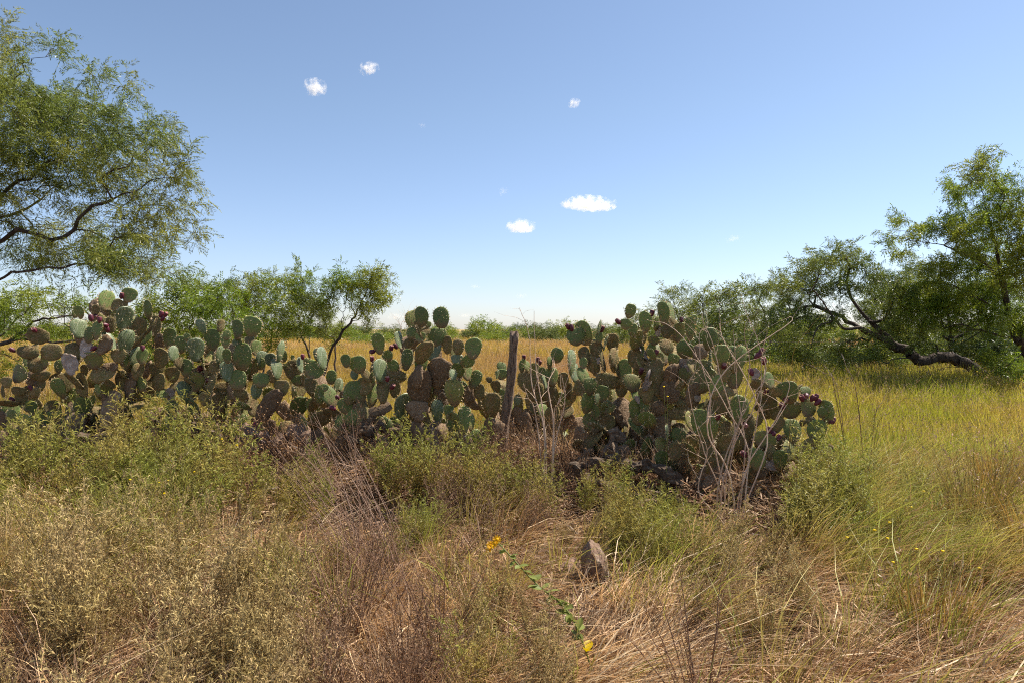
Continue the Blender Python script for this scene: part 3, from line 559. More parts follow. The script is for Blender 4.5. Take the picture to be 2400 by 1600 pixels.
Z1b = conv([(1855,490,85,140,-20,'b'),(2025,485,50,110,5,'o'),(1555,600,150,200,0,'g'),(1665,655,110,170,10,'g'),(1720,590,60,70,0,'g'),(1790,700,120,210,-5,'b'),(1820,630,70,80,0,'g'),(1950,610,160,210,-10,'g'),(2085,570,70,90,0,'g'),(2180,520,120,180,-5,'g'),(2320,495,170,195,10,'g'),
 (2170,640,80,80,0,'b'),(2070,620,90,140,0,'g'),(1480,780,170,190,10,'o'),(1600,740,60,140,0,'b'),(1710,870,140,170,5,'g'),(1430,880,160,130,10,'o'),(1590,930,140,150,0,'o'),(1880,790,70,200,0,'g'),(2025,760,50,190,5,'b'),(2090,760,90,130,0,'g'),(2230,770,200,240,10,'g'),(1820,990,140,180,10,'y'),
 (1890,880,100,150,0,'o'),(2080,900,90,180,-5,'b'),(2180,980,170,180,0,'g'),(2300,900,120,180,0,'g'),(1970,860,90,130,5,'o'),(1450,1000,150,160,0,'o'),(1570,1110,110,130,0,'d'),(1700,1090,100,200,-10,'b'),(1880,1150,90,140,0,'o'),(1990,1270,70,220,0,'g'),(2070,1265,100,220,5,'g'),(2050,1060,180,120,0,'o'),(2220,1110,150,120,0,'o')], 0, 640, 3.92)
Z1b += conv([(390,690,60,150,0,'g'),(450,785,80,150,5,'b'),(430,830,120,120,0,'g'),(520,790,90,110,10,'b'),(360,870,150,190,0,'o'),(600,720,28,200,3,'b'),(645,755,100,130,0,'g'),(590,880,50,200,-5,'b'),(730,780,40,60,0,'g'),(735,885,150,190,5,'o'),(810,840,35,140,3,'b'),(915,890,190,165,30,'g'),(955,745,70,115,0,'b'),
 (1015,780,60,200,3,'b'),(800,985,200,105,0,'g'),(545,940,110,130,0,'o'),(440,980,130,140,0,'g'),(630,1050,160,140,0,'o'),(390,1080,80,150,-5,'b'),(900,1040,130,140,0,'o'),(1085,955,100,130,10,'g'),(1020,1050,80,70,0,'g'),(1130,1030,35,130,5,'b'),(1180,1020,30,130,3,'b'),(925,1220,135,160,0,'g'),(510,1210,150,380,30,'t'),(370,1230,70,170,0,'o')], 500, 640, 3.92)
Z2 = conv([(1215,805,100,130,-15,'g'),(1330,840,180,165,-20,'g'),(1295,930,80,90,0,'b'),(1530,645,140,190,0,'g'),(1710,615,60,150,0,'b'),(1815,555,95,115,0,'g'),(1915,405,140,185,0,'g'),(2090,410,160,195,-5,'g'),(1965,475,70,70,0,'g'),(1800,640,90,80,0,'o'),(1900,590,100,100,0,'g'),(2060,595,160,190,-5,'g'),(2010,700,160,215,0,'b'),
 (2150,660,100,160,0,'o'),(2250,680,115,145,5,'o'),(1470,880,90,150,0,'o'),(1540,890,100,220,5,'b'),(1600,760,110,110,-20,'g'),(1765,790,120,210,0,'g'),(1890,830,110,220,0,'g'),(1640,860,130,150,0,'g'),(1900,560,40,150,-15,'o'),(1580,810,40,120,-15,'o'),(1680,945,200,120,10,'o'),(1270,1100,150,220,5,'g'),(1385,1040,150,170,10,'o'),
 (1560,1090,120,200,0,'o'),(1470,970,60,120,0,'g'),(2080,900,220,300,20,'t'),(1900,1030,220,330,0,'t'),(1730,1210,150,270,3,'b'),(1670,1060,120,160,0,'o'),(1880,1260,220,200,0,'t'),(1540,1250,100,200,60,'t'),(1420,1330,110,250,35,'t'),(2240,790,110,100,0,'b'),(2140,1110,90,220,60,'t'),(2260,950,50,230,10,'t'),(1230,1220,190,150,0,'g'),(1500,1430,100,230,65,'o'),(2060,1260,120,200,0,'b'),(2160,1270,90,130,0,'g')], 500, 640, 3.92)
Z2 += conv([(428,535,165,185,5,'g'),(370,745,95,170,-5,'g'),(440,815,110,190,20,'g'),(250,780,60,120,0,'b'),(340,1200,130,270,3,'g'),(480,930,110,140,0,'o'),(600,1050,180,230,0,'o'),(520,1010,110,160,0,'o'),(420,1210,60,170,5,'g')], 1000, 680, 3.92)
Z3 = conv([(695,720,90,130,0,'g'),(690,770,120,100,0,'g'),(640,770,30,80,0,'b'),(575,820,60,60,0,'o'),(640,880,100,110,0,'o'),(780,1050,80,190,0,'g'),(870,690,70,125,0,'g'),(1000,760,110,180,0,'y'),(930,700,60,110,0,'g'),(1200,600,115,150,15,'g'),(1130,665,60,110,0,'g'),(1160,790,110,180,0,'g'),(1095,800,100,130,-10,'g'),(1100,850,40,150,-5,'b'),(1060,760,70,110,0,'g'),
 (920,830,200,220,0,'o'),(1250,830,110,150,0,'o'),(1330,660,90,230,0,'b'),(1370,750,100,200,0,'b'),(1300,920,90,150,0,'o'),(1385,910,90,110,0,'o'),(830,1010,60,90,0,'b'),(1010,930,150,200,0,'o'),(1140,980,140,200,0,'o'),(1310,1000,90,120,0,'g')], 1000, 680, 3.92)
Z4 = conv([(1375,430,175,170,-15,'g'),(1450,395,155,225,-10,'g'),(1450,605,120,170,-20,'o'),(1560,545,110,150,0,'o'),(1585,440,75,110,0,'g'),(1575,350,40,130,3,'b'),(1710,490,120,180,-5,'o'),(1725,670,110,160,0,'o'),(1630,650,55,200,0,'o'),(1530,690,120,170,-25,'o'),(1625,480,30,140,5,'b'),(1580,640,80,80,0,'d'),(1660,830,170,240,-80,'o'),(1820,755,140,240,5,'g'),(1440,670,80,100,0,'g'),
 (1500,880,130,160,0,'g'),(1470,1035,130,210,0,'g'),(1610,945,130,165,0,'g'),(1560,1000,50,110,-5,'b'),(1660,1035,40,60,-20,'b'),(1560,1120,60,140,0,'g'),(1790,920,120,120,0,'o'),(1900,850,170,170,0,'y'),(1800,1130,180,270,0,'t'),(1730,1290,130,260,20,'t'),(1865,195,110,145,5,'g'),(1830,315,110,100,0,'g'),(1890,370,100,130,0,'g')], 1000, 680, 3.92)
Z4 += conv([(1040,370,150,250,0,'g'),(1265,270,110,260,3,'g'),(1345,270,110,240,-10,'g'),(1160,390,90,160,0,'g'),(1140,580,150,100,0,'y'),(1000,560,120,160,0,'o'),(1290,480,160,150,0,'o'),(1420,480,180,220,15,'y'),(1570,440,60,280,5,'g'),(1600,340,80,120,0,'g'),(1300,650,190,180,0,'o'),(1500,690,240,180,15,'g'),(1200,470,50,160,10,'d'),(980,720,60,160,10,'g'),
 (1040,720,60,180,-20,'d'),(1120,740,70,150,-30,'g'),(1360,800,160,150,10,'g'),(1510,860,160,170,0,'d'),(1490,970,150,180,0,'y'),(1080,1040,110,260,20,'d'),(1200,1000,150,200,0,'o'),(1330,950,200,250,0,'t'),(1190,1140,130,160,0,'o'),(1260,1230,110,150,0,'y'),(1330,1150,240,300,0,'t'),(1050,1200,180,200,0,'o'),(950,1250,50,100,-25,'d'),(1040,1330,110,150,0,'g'),(1200,1350,200,200,0,'t')], 1300, 680, 4.9)
Z5 = conv([(1750,350,40,180,0,'b'),(1765,560,200,260,0,'g'),(1780,780,40,280,0,'b'),(1580,1200,180,300,0,'t'),(1640,1240,80,80,0,'d')], 1300, 680, 4.9)
Z5 += conv([(605,580,180,230,0,'g'),(700,600,160,260,20,'g'),(800,620,180,280,20,'g'),(740,800,200,220,0,'y'),(640,740,150,200,0,'o'),(1110,835,150,170,-10,'g'),(1290,950,210,240,-10,'g'),(1480,945,140,110,0,'g'),(1330,1130,190,190,0,'y'),(1510,1115,170,200,10,'y'),(1705,1150,70,260,5,'g'),(1640,1160,110,110,0,'g'),(1355,1360,210,270,0,'g'),(1585,1350,210,230,10,'g'),(1055,1440,220,190,20,'y'),
 (785,1150,230,340,0,'g'),(455,1300,210,380,-5,'g'),(960,770,80,130,10,'d'),(1080,1090,200,260,0,'o'),(880,1300,170,260,0,'o'),(600,1060,180,260,0,'o'),(690,1380,200,260,0,'o'),(470,1530,160,150,0,'o'),(1180,1290,130,180,20,'o'),(1440,1260,100,80,0,'o'),(560,900,200,240,0,'g')], 1550, 700, 4.356)
Z5 += conv([(1195,170,110,120,0,'y'),(1320,110,140,140,0,'o'),(1280,240,120,160,0,'o'),(1500,200,80,150,0,'g'),(1580,150,80,100,0,'o'),(1580,230,130,75,20,'d'),(1480,290,140,100,10,'o'),(1640,340,140,115,10,'y'),(1640,200,90,130,0,'g'),(1420,350,120,120,0,'o')], 1200, 1000, 2.614)
Z6 = conv([(915,110,70,100,0,'y'),(950,40,35,110,-5,'b'),(1005,150,90,110,0,'o'),(910,200,90,120,0,'g'),(970,270,110,130,0,'g'),(1150,305,110,160,10,'g'),(1050,240,80,150,-20,'o')], 1200, 1000, 2.614)
Z7 = conv([(1270,750,70,80,0,'g'),(1410,745,65,180,5,'g'),(1325,810,60,60,0,'g')], 1200, 1000, 2.614)
Z8 = conv([(965,490,110,125,60,'g')], 1200, 1000, 2.614)
Z9 = conv([(170,440,90,120,5,'g'),(120,455,50,90,-15,'g')], 1200, 1000, 2.614)
fr = lambda l, ox, oy, s: [(ox + a / s, oy + b / s) for a, b in l]
FRUITS = fr([(1118,208),(835,410),(882,395),(915,428),(990,480),(990,520),(1480,378),(1522,383),(1495,418),(337,525),(265,578),(110,703),(862,690),(1308,690),(280,1050),(110,1155),(1842,870),(1828,900),(1884,922),(1906,980)], 0, 640, 3.92)
FRUITS += fr([(1460,720),(1635,688),(1673,670),(1458,787),(1645,1040),(1140,1140),(1095,1235),(1020,1275),(1048,1253),(1010,1315),(1320,1285),(1600,970),(1200,1400),(820,765),(385,1385)], 500, 640, 3.92)
FRUITS += fr([(893,615),(1022,635),(1040,665),(1612,357),(1900,670),(1330,345)], 1000, 680, 3.92) + fr([(150,418),(727,362),(1115,268),(1455,342),(1165,715),(992,925),(1930,865),(1865,1450)], 1300, 680, 4.9)
FRUITS += fr([(1022,532),(985,580),(1045,630),(915,742),(630,685),(675,690),(1050,945),(1102,955),(1275,1020),(1235,1090),(1435,1010),(1477,985),(1448,1090),(1545,1010),(1580,1000),(1597,1050),(1747,1240),(1097,1340),(1147,1340),(1137,1380),(1192,1415),(848,1285)], 1550, 700, 4.356)
FRUITS += fr([(910,122),(985,153),(942,205),(880,250),(925,270),(1108,255),(1470,300),(1545,330),(1690,345),(1420,165)], 1200, 1000, 2.614)

PLANTS = [('leftmost prickly pear, brown and sprawling, with fruit clustered at the end of a long arm', Z1, 7.0, [60, 160, 250, 300], 34),
          ('dense prickly pear of many green pads in front of the mesquite thicket', Z1b, 7.1, [420, 500, 570, 640, 740], 40),
          ('tall prickly pear topped by two round pads, just left of the wooden fence post', Z2, 6.8, [830, 900, 985, 1030, 1120], 36),
          ('low prickly pear tucked behind and beside the wooden fence post', Z3, 7.7, [1190, 1240, 1300], 20),
          ('tallest gnarled brown prickly pear, one round green pad above it, past the fence post', Z4, 6.4, [1410, 1470, 1545, 1590], 36),
          ('broad green prickly pear with many purple fruit behind the tall dry stalks', Z5, 5.75, [1650, 1700, 1760, 1860], 24),
          ('small low prickly pear with pinkish fruit at the foot of the tallest one', Z6, 5.7, [1560, 1610], 0),
          ('tiny young prickly pear of upright pads at the base of the tall dry stalks', Z7, 4.95, [1690, 1735], 0),
          ('single green cactus pad lying among the rocks', Z8, 5.4, [1565], 0),
          ('tiny two padded prickly pear in the dry weeds below the fence post', Z9, 5.9, [1262], 0)]
ALLPADS = []
def place_pad(root, base, h, w, lean, typ, yaw=None, pitch=0.0, rnd=R):
    if typ == 't': me = rnd.choice(TRK)
    elif typ == 'd': me = rnd.choice(DED)
    elif typ == 'o': me = rnd.choice(OLD)
    else: me = rnd.choice(PADS)
    o = bpy.data.objects.new('pad', me); COL.objects.link(o)
    if me in PADS and typ != 'g' or me in OLD and typ != 'o':
        o.material_slots[0].link = 'OBJECT'; o.material_slots[0].material = M[typ]
    if yaw is None:
        a = w / (0.80 * h)
        if typ != 't' and a < 0.72 and h > 0.10:
            ww = 0.78 * h; ps = math.acos(min(1, max(0.16, w / ww)))
            yaw = ps if (typ in 'b' or rnd.random() < 0.5) else -ps
            w = ww
        else:
            yaw = rad(rnd.uniform(-28, 28)); w = w / math.cos(yaw)
    Mx = Matrix.Translation(Vector(base)) @ Matrix.Rotation(rad(lean), 4, 'Y') @ Matrix.Rotation(yaw, 4, 'Z') @ Matrix.Rotation(pitch, 4, 'X') @ Matrix.Diagonal((w, max(h, w) * 1.0 if typ != 't' else w * 1.25, h, 1))
    o.parent = root; o.matrix_local = Matrix.Translation(-Vector(root.location)) @ Mx
    return o
for lab, Z, Y0, roots, nfill in PLANTS:
    rc = np.mean([gx(r_, Y0) for r_ in roots], axis=0); rc[2] = float(gz(rc[0], rc[1]))
    root = thing('prickly_pear', lab, 'cactus', rc, 0, None)
    rts = [np.array([*gx(r_, Y0 + R.uniform(-0.15, 0.25))[:2], 0.0]) for r_ in roots]
    for q in rts: q[2] = float(gz(q[0], q[1])) - 0.03
    Z = sorted(Z, key=lambda p_: -(p_[1] + p_[3] / 2)); done = []          # lowest first
    bodies = []                                                           # 3-D pad centres with half-lengths
    lastY = Y0
    def chain(p, w, typs, depth=0):
        p = np.array(p, float); new = []
        for step in range(12):
            g0 = float(gz(p[0], p[1]))
            if p[2] < g0 + 0.04: break
            if len(bodies):
                B = np.array([b[0] for b in bodies]); r_ = np.array([b[1] for b in bodies]); d = np.linalg.norm(B - p, axis=1)
                if (d < r_ * 1.0 + 0.005).any(): break
                k = int(np.argmin(d + (B[:, 2] > p[2] + 0.02) * 5))
                if d[k] < 0.38 and B[k][2] < p[2] + 0.02: tgt = B[k]
                else: tgt = min(rts, key=lambda q: np.linalg.norm(q - p))
            else: tgt = min(rts, key=lambda q: np.linalg.norm(q - p))
            v = tgt - p; dist = np.linalg.norm(v); v = unit(v + np.array([0, 0, -0.35 * dist]) + G.normal(size=3) * 0.12 * dist); L = min(R.uniform(0.19, 0.28), max(0.12, dist * 1.02), max(0.12, (p[2] - g0 + 0.06) / max(0.25, -v[2])))
            q = p + v * L; up = -v; lean = math.degrees(math.atan2(up[0], max(0.05, up[2])))
            pit = -math.asin(max(-0.9, min(0.9, up[1])))
            ty = 't' if q[2] < 0.6 and R.random() < 0.7 else R.choice(typs)
            wd = L * R.uniform(0.6, 0.85)
            place_pad(root, q - np.array([0, 0, 0.0]), L * 1.12, wd, lean, ty, rad(R.uniform(-50, 50)), pit)
            new.append(((p + q) / 2, L * 0.55)); p = q
        bodies.extend(new)
    for (px, py, w, h, lean, typ) in Z:
        lr = rad(lean); bx, by = px - math.sin(lr) * h / 2, py + math.cos(lr) * h / 2
        best = None
        for (qx, qy, qw, qh, ql, qY) in done:
            a = rad(ql); dx, dy = bx - qx, by - qy; u = dx * math.cos(a) + dy * math.sin(a); v_ = -dx * math.sin(a) + dy * math.cos(a)
            e = (u / (qw * 0.62 + 3)) ** 2 + (v_ / (qh * 0.62 + 3)) ** 2
            if e < 1 and (best is None or e < best[0]): best = (e, qY)
        if best: Y = best[1] + R.uniform(-0.07, 0.05)
        else: Y = Y0 + R.uniform(-0.28, 0.3)
        Y = min(max(Y, Y0 - 0.5), Y0 + 0.55)
        s = Y / F; c_ = at(px, py, Y); hm, wm = h * s * 1.03, w * s * 1.03
        pit = rad(R.uniform(-14, 14))
        base = c_ - np.array([math.sin(lr), 0, math.cos(lr)]) * hm / 2
        place_pad(root, base, hm, wm, lean, typ, None, pit)
        bodies.append((c_, hm * 0.5)); done.append((px, py, w, h, lean, Y)); ALLPADS.append((px, py, w, h, lean, Y, root, c_))
        if not best and base[2] > 0.08:
            bodies_saved = bodies.pop(); chain(base, wm, ['o', 'o', 'g', 'y'] if base[2] > 0.7 else ['o', 't', 'y']); bodies.append(bodies_saved)
    # older pads filling the inside of the clump
    top = [d for d in done]
    for k in range(nfill):
        px, py, w, h, lean, Y = R.choice(top)
        c_ = at(px + R.uniform(-30, 30), py + R.uniform(35, 150), Y + R.uniform(0.05, 0.5))
        if c_[2] < 0.3: continue
        hh = R.uniform(0.18, 0.26); typ = R.choice(['o', 'o', 'g', 'y', 't']); ln = R.uniform(-35, 35)
        place_pad(root, c_, hh, hh * R.uniform(0.7, 0.9), ln, typ, rad(R.uniform(-60, 60)), rad(R.uniform(-20, 20)))
        chain(c_, 0.15, ['o', 'o', 't'])
        bodies.append((c_ + np.array([math.sin(rad(ln)), 0, math.cos(rad(ln))]) * hh / 2, hh * 0.5))
    # low woody pads and stubs round the feet of the clump
    xa, xb = min(d[0] for d in top), max(d[0] for d in top)
    for k in range(int(nfill * 1.8)):
        px = R.uniform(xa, xb); Y = Y0 + R.uniform(-0.15, 0.45); q = gx(px, Y); q[2] = float(gz(q[0], q[1])) + R.uniform(-0.04, 0.32)
        hh = R.uniform(0.16, 0.28); typ = R.choice(['t', 't', 'o', 'o', 'g']); ln = R.uniform(-50, 50)
        place_pad(root, q, hh, hh * R.uniform(0.6, 0.9), ln, typ, rad(R.uniform(-60, 60)), rad(R.uniform(-25, 25)))
        if q[2] > float(gz(q[0], q[1])) + 0.03: chain(q, 0.15, ['t', 'o'])
for k, (px, py) in enumerate(FRUITS):
    best = None
    for (qx, qy, qw, qh, ql, qY, root, c_) in ALLPADS:
        a = rad(ql); dx, dy = px - qx, py - qy; u = dx * math.cos(a) + dy * math.sin(a); v_ = -dx * math.sin(a) + dy * math.cos(a)
        e = math.hypot(u / (qw * 0.5), v_ / (qh * 0.5))
        if v_ > qh * 0.15: e += 0.6
        if best is None or abs(e - 1.05) < best[0]: best = (abs(e - 1.05), e, (qx, qy, qw, qh, qY, root, c_))
    _, e, (qx, qy, qw, qh, qY, root, c_) = best
    hm = R.uniform(0.058, 0.072); wm = hm * 0.80
    p_ = at(px, py, qY); out_ = p_ - c_; out_[1] = 0; on = unit(out_)
    if e < 0.85: up = unit(on * 0.5 + np.array([0, -1.0, 0.25])); cpos = p_ + np.array([0, -0.035, 0])
    else: up = unit(on * 0.7 + np.array([R.uniform(-.2, .2), R.uniform(-0.6, 0.1), 0.45])); cpos = p_
    base = cpos - up * hm * 0.55
    o = bpy.data.objects.new('fruit', R.choice(FRU)); COL.objects.link(o); q = Vector(up).to_track_quat('Z', 'Y')
    o.parent = root; o.matrix_local = Matrix.Translation(Vector(base) - Vector(root.location)) @ q.to_matrix().to_4x4() @ Matrix.Diagonal((wm, wm, hm, 1))

# ------------------------------------------------------------------ scattered ground cover (uncountable): geometry-node instances
def scatter(name, srcs, P, rot, scl, label, cat):
    """one object whose points carry tufts"""
    cl = bpy.data.collections.new('tufts_of_' + name)
    for k, me in enumerate(srcs):
        so = bpy.data.objects.new('%s_tuft_%02d' % (name, k), me); cl.objects.link(so)
    me = bpy.data.meshes.new(name); me.vertices.add(len(P)); me.vertices.foreach_set('co', np.asarray(P, np.float32).ravel())
    for nm, ty, key, arr in (('rot', 'FLOAT_VECTOR', 'vector', rot), ('scl', 'FLOAT_VECTOR', 'vector', scl), ('pick', 'INT', 'value', G.integers(0, len(srcs), len(P)))):
        a = me.attributes.new(nm, ty, 'POINT'); a.data.foreach_set(key, np.asarray(arr, np.int32 if ty == 'INT' else np.float32).ravel())
    o = obj(name, me); ng = bpy.data.node_groups.new(name, 'GeometryNodeTree')
    ng.interface.new_socket('Geometry', in_out='INPUT', socket_type='NodeSocketGeometry'); ng.interface.new_socket('Geometry', in_out='OUTPUT', socket_type='NodeSocketGeometry')
    gi = ng.nodes.new('NodeGroupInput'); go_ = ng.nodes.new('NodeGroupOutput'); ci = ng.nodes.new('GeometryNodeCollectionInfo'); ci.inputs[0].default_value = cl
    ci.inputs['Separate Children'].default_value = True; ci.inputs['Reset Children'].default_value = True
    ip = ng.nodes.new('GeometryNodeInstanceOnPoints'); ip.inputs['Pick Instance'].default_value = True
    def attr(nm, ty):
        n = ng.nodes.new('GeometryNodeInputNamedAttribute'); n.data_type = ty; n.inputs[0].default_value = nm
        return next(s for s in n.outputs if s.enabled)
    er = ng.nodes.new('FunctionNodeEulerToRotation')
    L = ng.links.new
    L(gi.outputs[0], ip.inputs['Points']); L(ci.outputs[0], ip.inputs['Instance']); L(attr('pick', 'INT'), ip.inputs['Instance Index'])
    L(attr('rot', 'FLOAT_VECTOR'), er.inputs[0]); L(er.outputs[0], ip.inputs['Rotation']); L(attr('scl', 'FLOAT_VECTOR'), ip.inputs['Scale']); L(ip.outputs[0], go_.inputs[0])
    md = o.modifiers.new('tufts', 'NODES'); md.node_group = ng
    tag(o, label, cat, None, 'stuff'); return o
def sc3(s): s = np.asarray(s); return np.stack([s, s, s], -1) if s.ndim == 1 else s
def rots(n, yaw=None, spread=np.pi, tilt=0.12):
    y = G.uniform(-np.pi, np.pi, n) if yaw is None else yaw + G.normal(size=n) * spread
    return np.stack([G.normal(size=n) * tilt, G.normal(size=n) * tilt, y], -1)
def onground(x, y): return np.stack([x, y, gz(x, y)], -1)

def grass(seed, n, r, lmin, lmax, w, lean, lodge, mats, droop=0.3, seeds=0, k=5):
    """a tuft: blades that rise and lean over towards +X by `lodge`"""
    g = np.random.default_rng(seed); a = g.uniform(0, 2 * np.pi, n); rr = r * g.random(n) ** 0.5
    base = np.stack([np.cos(a) * rr, np.sin(a) * rr, np.full(n, -0.02)], -1); L = g.uniform(lmin, lmax, n)
    h = np.stack([np.cos(a), np.sin(a), 0 * a], -1) * lean + g.normal(size=(n, 3)) * np.array([0.25, 0.25, 0]) * (lean + 0.3 * lodge) ; h[:, 0] += lodge
    t = np.linspace(0, 1, k)[None, :, None]; up = np.array([0, 0, 1.0])
    cur = g.uniform(0.4, 1.0, n)[:, None, None]
    C = base[:, None] + L[:, None, None] * (up * (t - (droop + 0.42 * lodge) * cur * t * t) + h[:, None] * (0.25 * t + 0.75 * t * t * cur))
    C[..., 2] = np.maximum(C[..., 2], 0.01 + 0.05 * g.random(n)[:, None]) ; C[:, 0, 2] = -0.02
    C[:, 1:] += g.normal(size=(n, k - 1, 3)) * 0.012 * L[:, None, None]
    wd = w * g.uniform(0.6, 1.3, n)[:, None] * np.array([0.8, 1.0, 0.85, 0.6, 0.12])[None] if k == 5 else w * np.linspace(1, 0.15, k)[None] * g.uniform(0.6, 1.3, n)[:, None]
    az = g.uniform(0, 2 * np.pi, n); S = np.stack([np.cos(az), np.sin(az), g.normal(size=n) * 0.3], -1); S = unit(S)
    V, Fq = ribbons(C, wd, S); parts = [(V, Fq, 0)]
    if seeds:
        m_ = int(n * seeds); tip = C[:m_, -1]; d = unit(C[:m_, -1] - C[:m_, -2])
        P = np.repeat(tip, 4, 0) - np.repeat(d, 4, 0) * g.uniform(0, 0.07, m_ * 4)[:, None]
        V2, F2 = leaves(P, unit(np.repeat(d, 4, 0) + g.normal(size=(m_ * 4, 3)) * 0.5), 0.03, 0.008); parts.append((V2, F2, 1))
    return mesh('tuft', parts, mats)

# golden field beyond the hedge
gold = [grass(200 + k, 120, 0.55, 0.35, 0.8, 0.011, 0.25, 0.1, [M['field'], M['seed']], 0.15, 0.35) for k in range(4)]
n = 4200; Yv = np.exp(G.uniform(np.log(10.5), np.log(95), n)); xv = G.uniform(-0.95, 0.95, n) * Yv
keep = ~((xv / Yv > 0.30) & (Yv < 26) & (G.random(n) < 0.9)); Yv, xv = Yv[keep], xv[keep]; n = len(Yv)
sc_ = np.clip(Yv / 22, 0.75, 2.6) * G.uniform(0.7, 1.2, n); hz = np.clip(1 - (Yv - 25) / 140, 0.42, 1)
scatter('golden_grass', gold, onground(xv, Yv), rots(n), np.stack([sc_, sc_, np.clip(sc_, 0.7, 1.5) * hz * 0.85], -1), 'golden dry grass covering the open field beyond the prickly pears', 'grass')
# greener meadow: close behind the hedge, and all along the right
mead = [grass(210 + k, 80, 0.3, 0.2, 0.6, 0.008, 0.3, 0.15, [M['fieldg'], M['seed']], 0.2, 0.15) for k in range(4)]
n = 3000; Yv = np.exp(G.uniform(np.log(7.6), np.log(24), n)); xv = np.where(G.random(n) < 0.62, G.uniform(0.27, 0.95, n), G.uniform(-0.9, 0.3, n)) * Yv
keep = (xv / Yv > 0.26) | (Yv < 13.5); Yv, xv = Yv[keep], xv[keep]; n = len(Yv)
scatter('meadow_grass', mead, onground(xv, Yv), rots(n), sc3(np.clip(Yv / 12, 0.85, 1.35) * G.uniform(0.75, 1.25, n)), 'yellow green meadow grass around the right hand trees and behind the hedge', 'grass')

# foreground: lodged dry grass, greener lodged grass, thatch and litter
lodged = [grass(230 + k, 60, 0.13, 0.25, 0.75, 0.0056, 0.3, 0.85, [M['dry']], 0.35) for k in range(4)] + [grass(236 + k, 50, 0.12, 0.25, 0.65, 0.0052, 0.45, 0.65, [M['dry2']], 0.3) for k in range(3)]
lodged += [grass(238 + k, 22, 0.12, 0.4, 0.95, 0.0075, 0.35, 0.8, [M['pale_straw']], 0.35) for k in range(2)]
glod = [grass(240 + k, 60, 0.12, 0.3, 0.75, 0.0056, 0.45, 0.55, [M['ggrass']], 0.25) for k in range(4)] + [grass(245 + k, 60, 0.12, 0.3, 0.7, 0.0052, 0.35, 0.7, [M['dry']], 0.3) for k in range(2)]
def stick_mesh(seed, n, mat, lmin=0.03, lmax=0.18, w=0.0055, z=0.09, r=0.34):
    g = np.random.default_rng(seed); a = g.uniform(0, 6.28, n); rr = r * g.random(n) ** 0.5; P = np.stack([np.cos(a) * rr, np.sin(a) * rr, g.random(n) ** 1.5 * z], -1)
    d = unit(g.normal(size=(n, 3)) * np.array([1, 1, 0.25])); L = g.uniform(lmin, lmax, n); t = np.linspace(-0.5, 0.5, 3)
    C = P[:, None] + d[:, None] * (L[:, None] * t[None])[..., None]; C[:, 1] += g.normal(size=(n, 3)) * 0.1 * L[:, None]; C[..., 2] = np.maximum(C[..., 2], 0.004)
    V, Fq = ribbons(C, np.full((n, 3), w) * g.uniform(0.5, 1.4, n)[:, None], unit(np.cross(d, g.normal(size=(n, 3))))); return mesh('litter', [(V, Fq, 0)], [mat])
def field_pts(n, y0, y1, a0, a1, pw=1.0):
    y = y0 + (y1 - y0) * G.random(n) ** pw; return G.uniform(a0, a1, n) * y, y
thatch = [stick_mesh(250 + k, 170, [M['dry'], M['dry2'], M['weed_brown']][k % 3]) for k in range(6)]
x, y = field_pts(1150, 1.1, 8.2, -0.95, 0.95, 0.8)
scatter('thatch', thatch, onground(x, y), rots(len(x)), sc3(G.uniform(0.8, 1.3, len(x))), 'matted brown thatch of broken stems covering the foreground soil', 'dead grass')
def nz(x, y, s, ph): return np.sin(x * s + ph) * np.cos(y * s * 1.3 - ph) + 0.5 * np.sin(x * s * 2.3 - y * s * 1.7 + ph * 2)
x, y = field_pts(3600, 1.0, 7.2, -0.95, 0.95, 0.75)
dens = np.where(x / y > 0.05, 1.0, 0.55); dens *= np.where((y > 4.8) & (x / y < 0.5), 0.45, 1); kp = G.random(len(x)) < dens; x, y = x[kp], y[kp]
def clear(x, y):
    a = 1200 + x / y * F
    return ~(((a > 1290) & (a < 1880) & (y > 4.75) & (y < 6.6)) | ((a > 1340) & (a < 1460) & (y > 3.95) & (y < 4.3)) | ((y > 5.6) & (y < 7.3) & (a < 1340) & (G.random(len(x)) < 0.7)))
kp = clear(x, y) & ((nz(x, y, 2.1, 2.0) > -0.35) | (G.random(len(x)) < 0.3)); x, y = x[kp], y[kp]
scatter('lodged_dry_grass', lodged, onground(x, y), rots(len(x), rad(-35) + 1.1 * nz(x, y, 1.4, 0.7), 0.35, 0.14), sc3(G.uniform(0.6, 1.1, len(x))) * np.array([1, 1, 0.62]), 'pale dry grass lying flattened across the foreground', 'dead grass')
x, y = field_pts(1150, 4.1, 8.2, 0.40, 0.95, 1.0)
x2, y2 = field_pts(45, 1.6, 3.8, 0.1, 0.9); x3, y3 = field_pts(60, 3.6, 5.2, -0.35, 0.35); x4, y4 = field_pts(120, 3.6, 6, -0.85, -0.5)
x, y = np.concatenate([x, x2, x3, x4]), np.concatenate([y, y2, y3, y4]); kp = clear(x, y); x, y = x[kp], y[kp]
scatter('lodged_green_grass', glod, onground(x, y), rots(len(x), rad(-40) + 1.2 * nz(x, y, 1.2, 2.2), 0.4, 0.14), sc3(G.uniform(0.6, 1.1, len(x))) * np.array([1, 1, 1.05]), 'greenish grass leaning over beside the broad prickly pear and rocks', 'grass')
deb = [stick_mesh(260 + k, 150, [M['weed_brown'], M['dry2'], M['seed']][k % 3], 0.03, 0.2, 0.007, 0.12) for k in range(4)]
x = np.concatenate([G.uniform((a - 1200) / F * Yc, (b - 1200) / F * Yc, nn) for a, b, Yc, nn in ((0, 780, 7.0, 260), (780, 1340, 6.8, 240), (1330, 1640, 6.2, 200), (1560, 1900, 5.5, 170))])
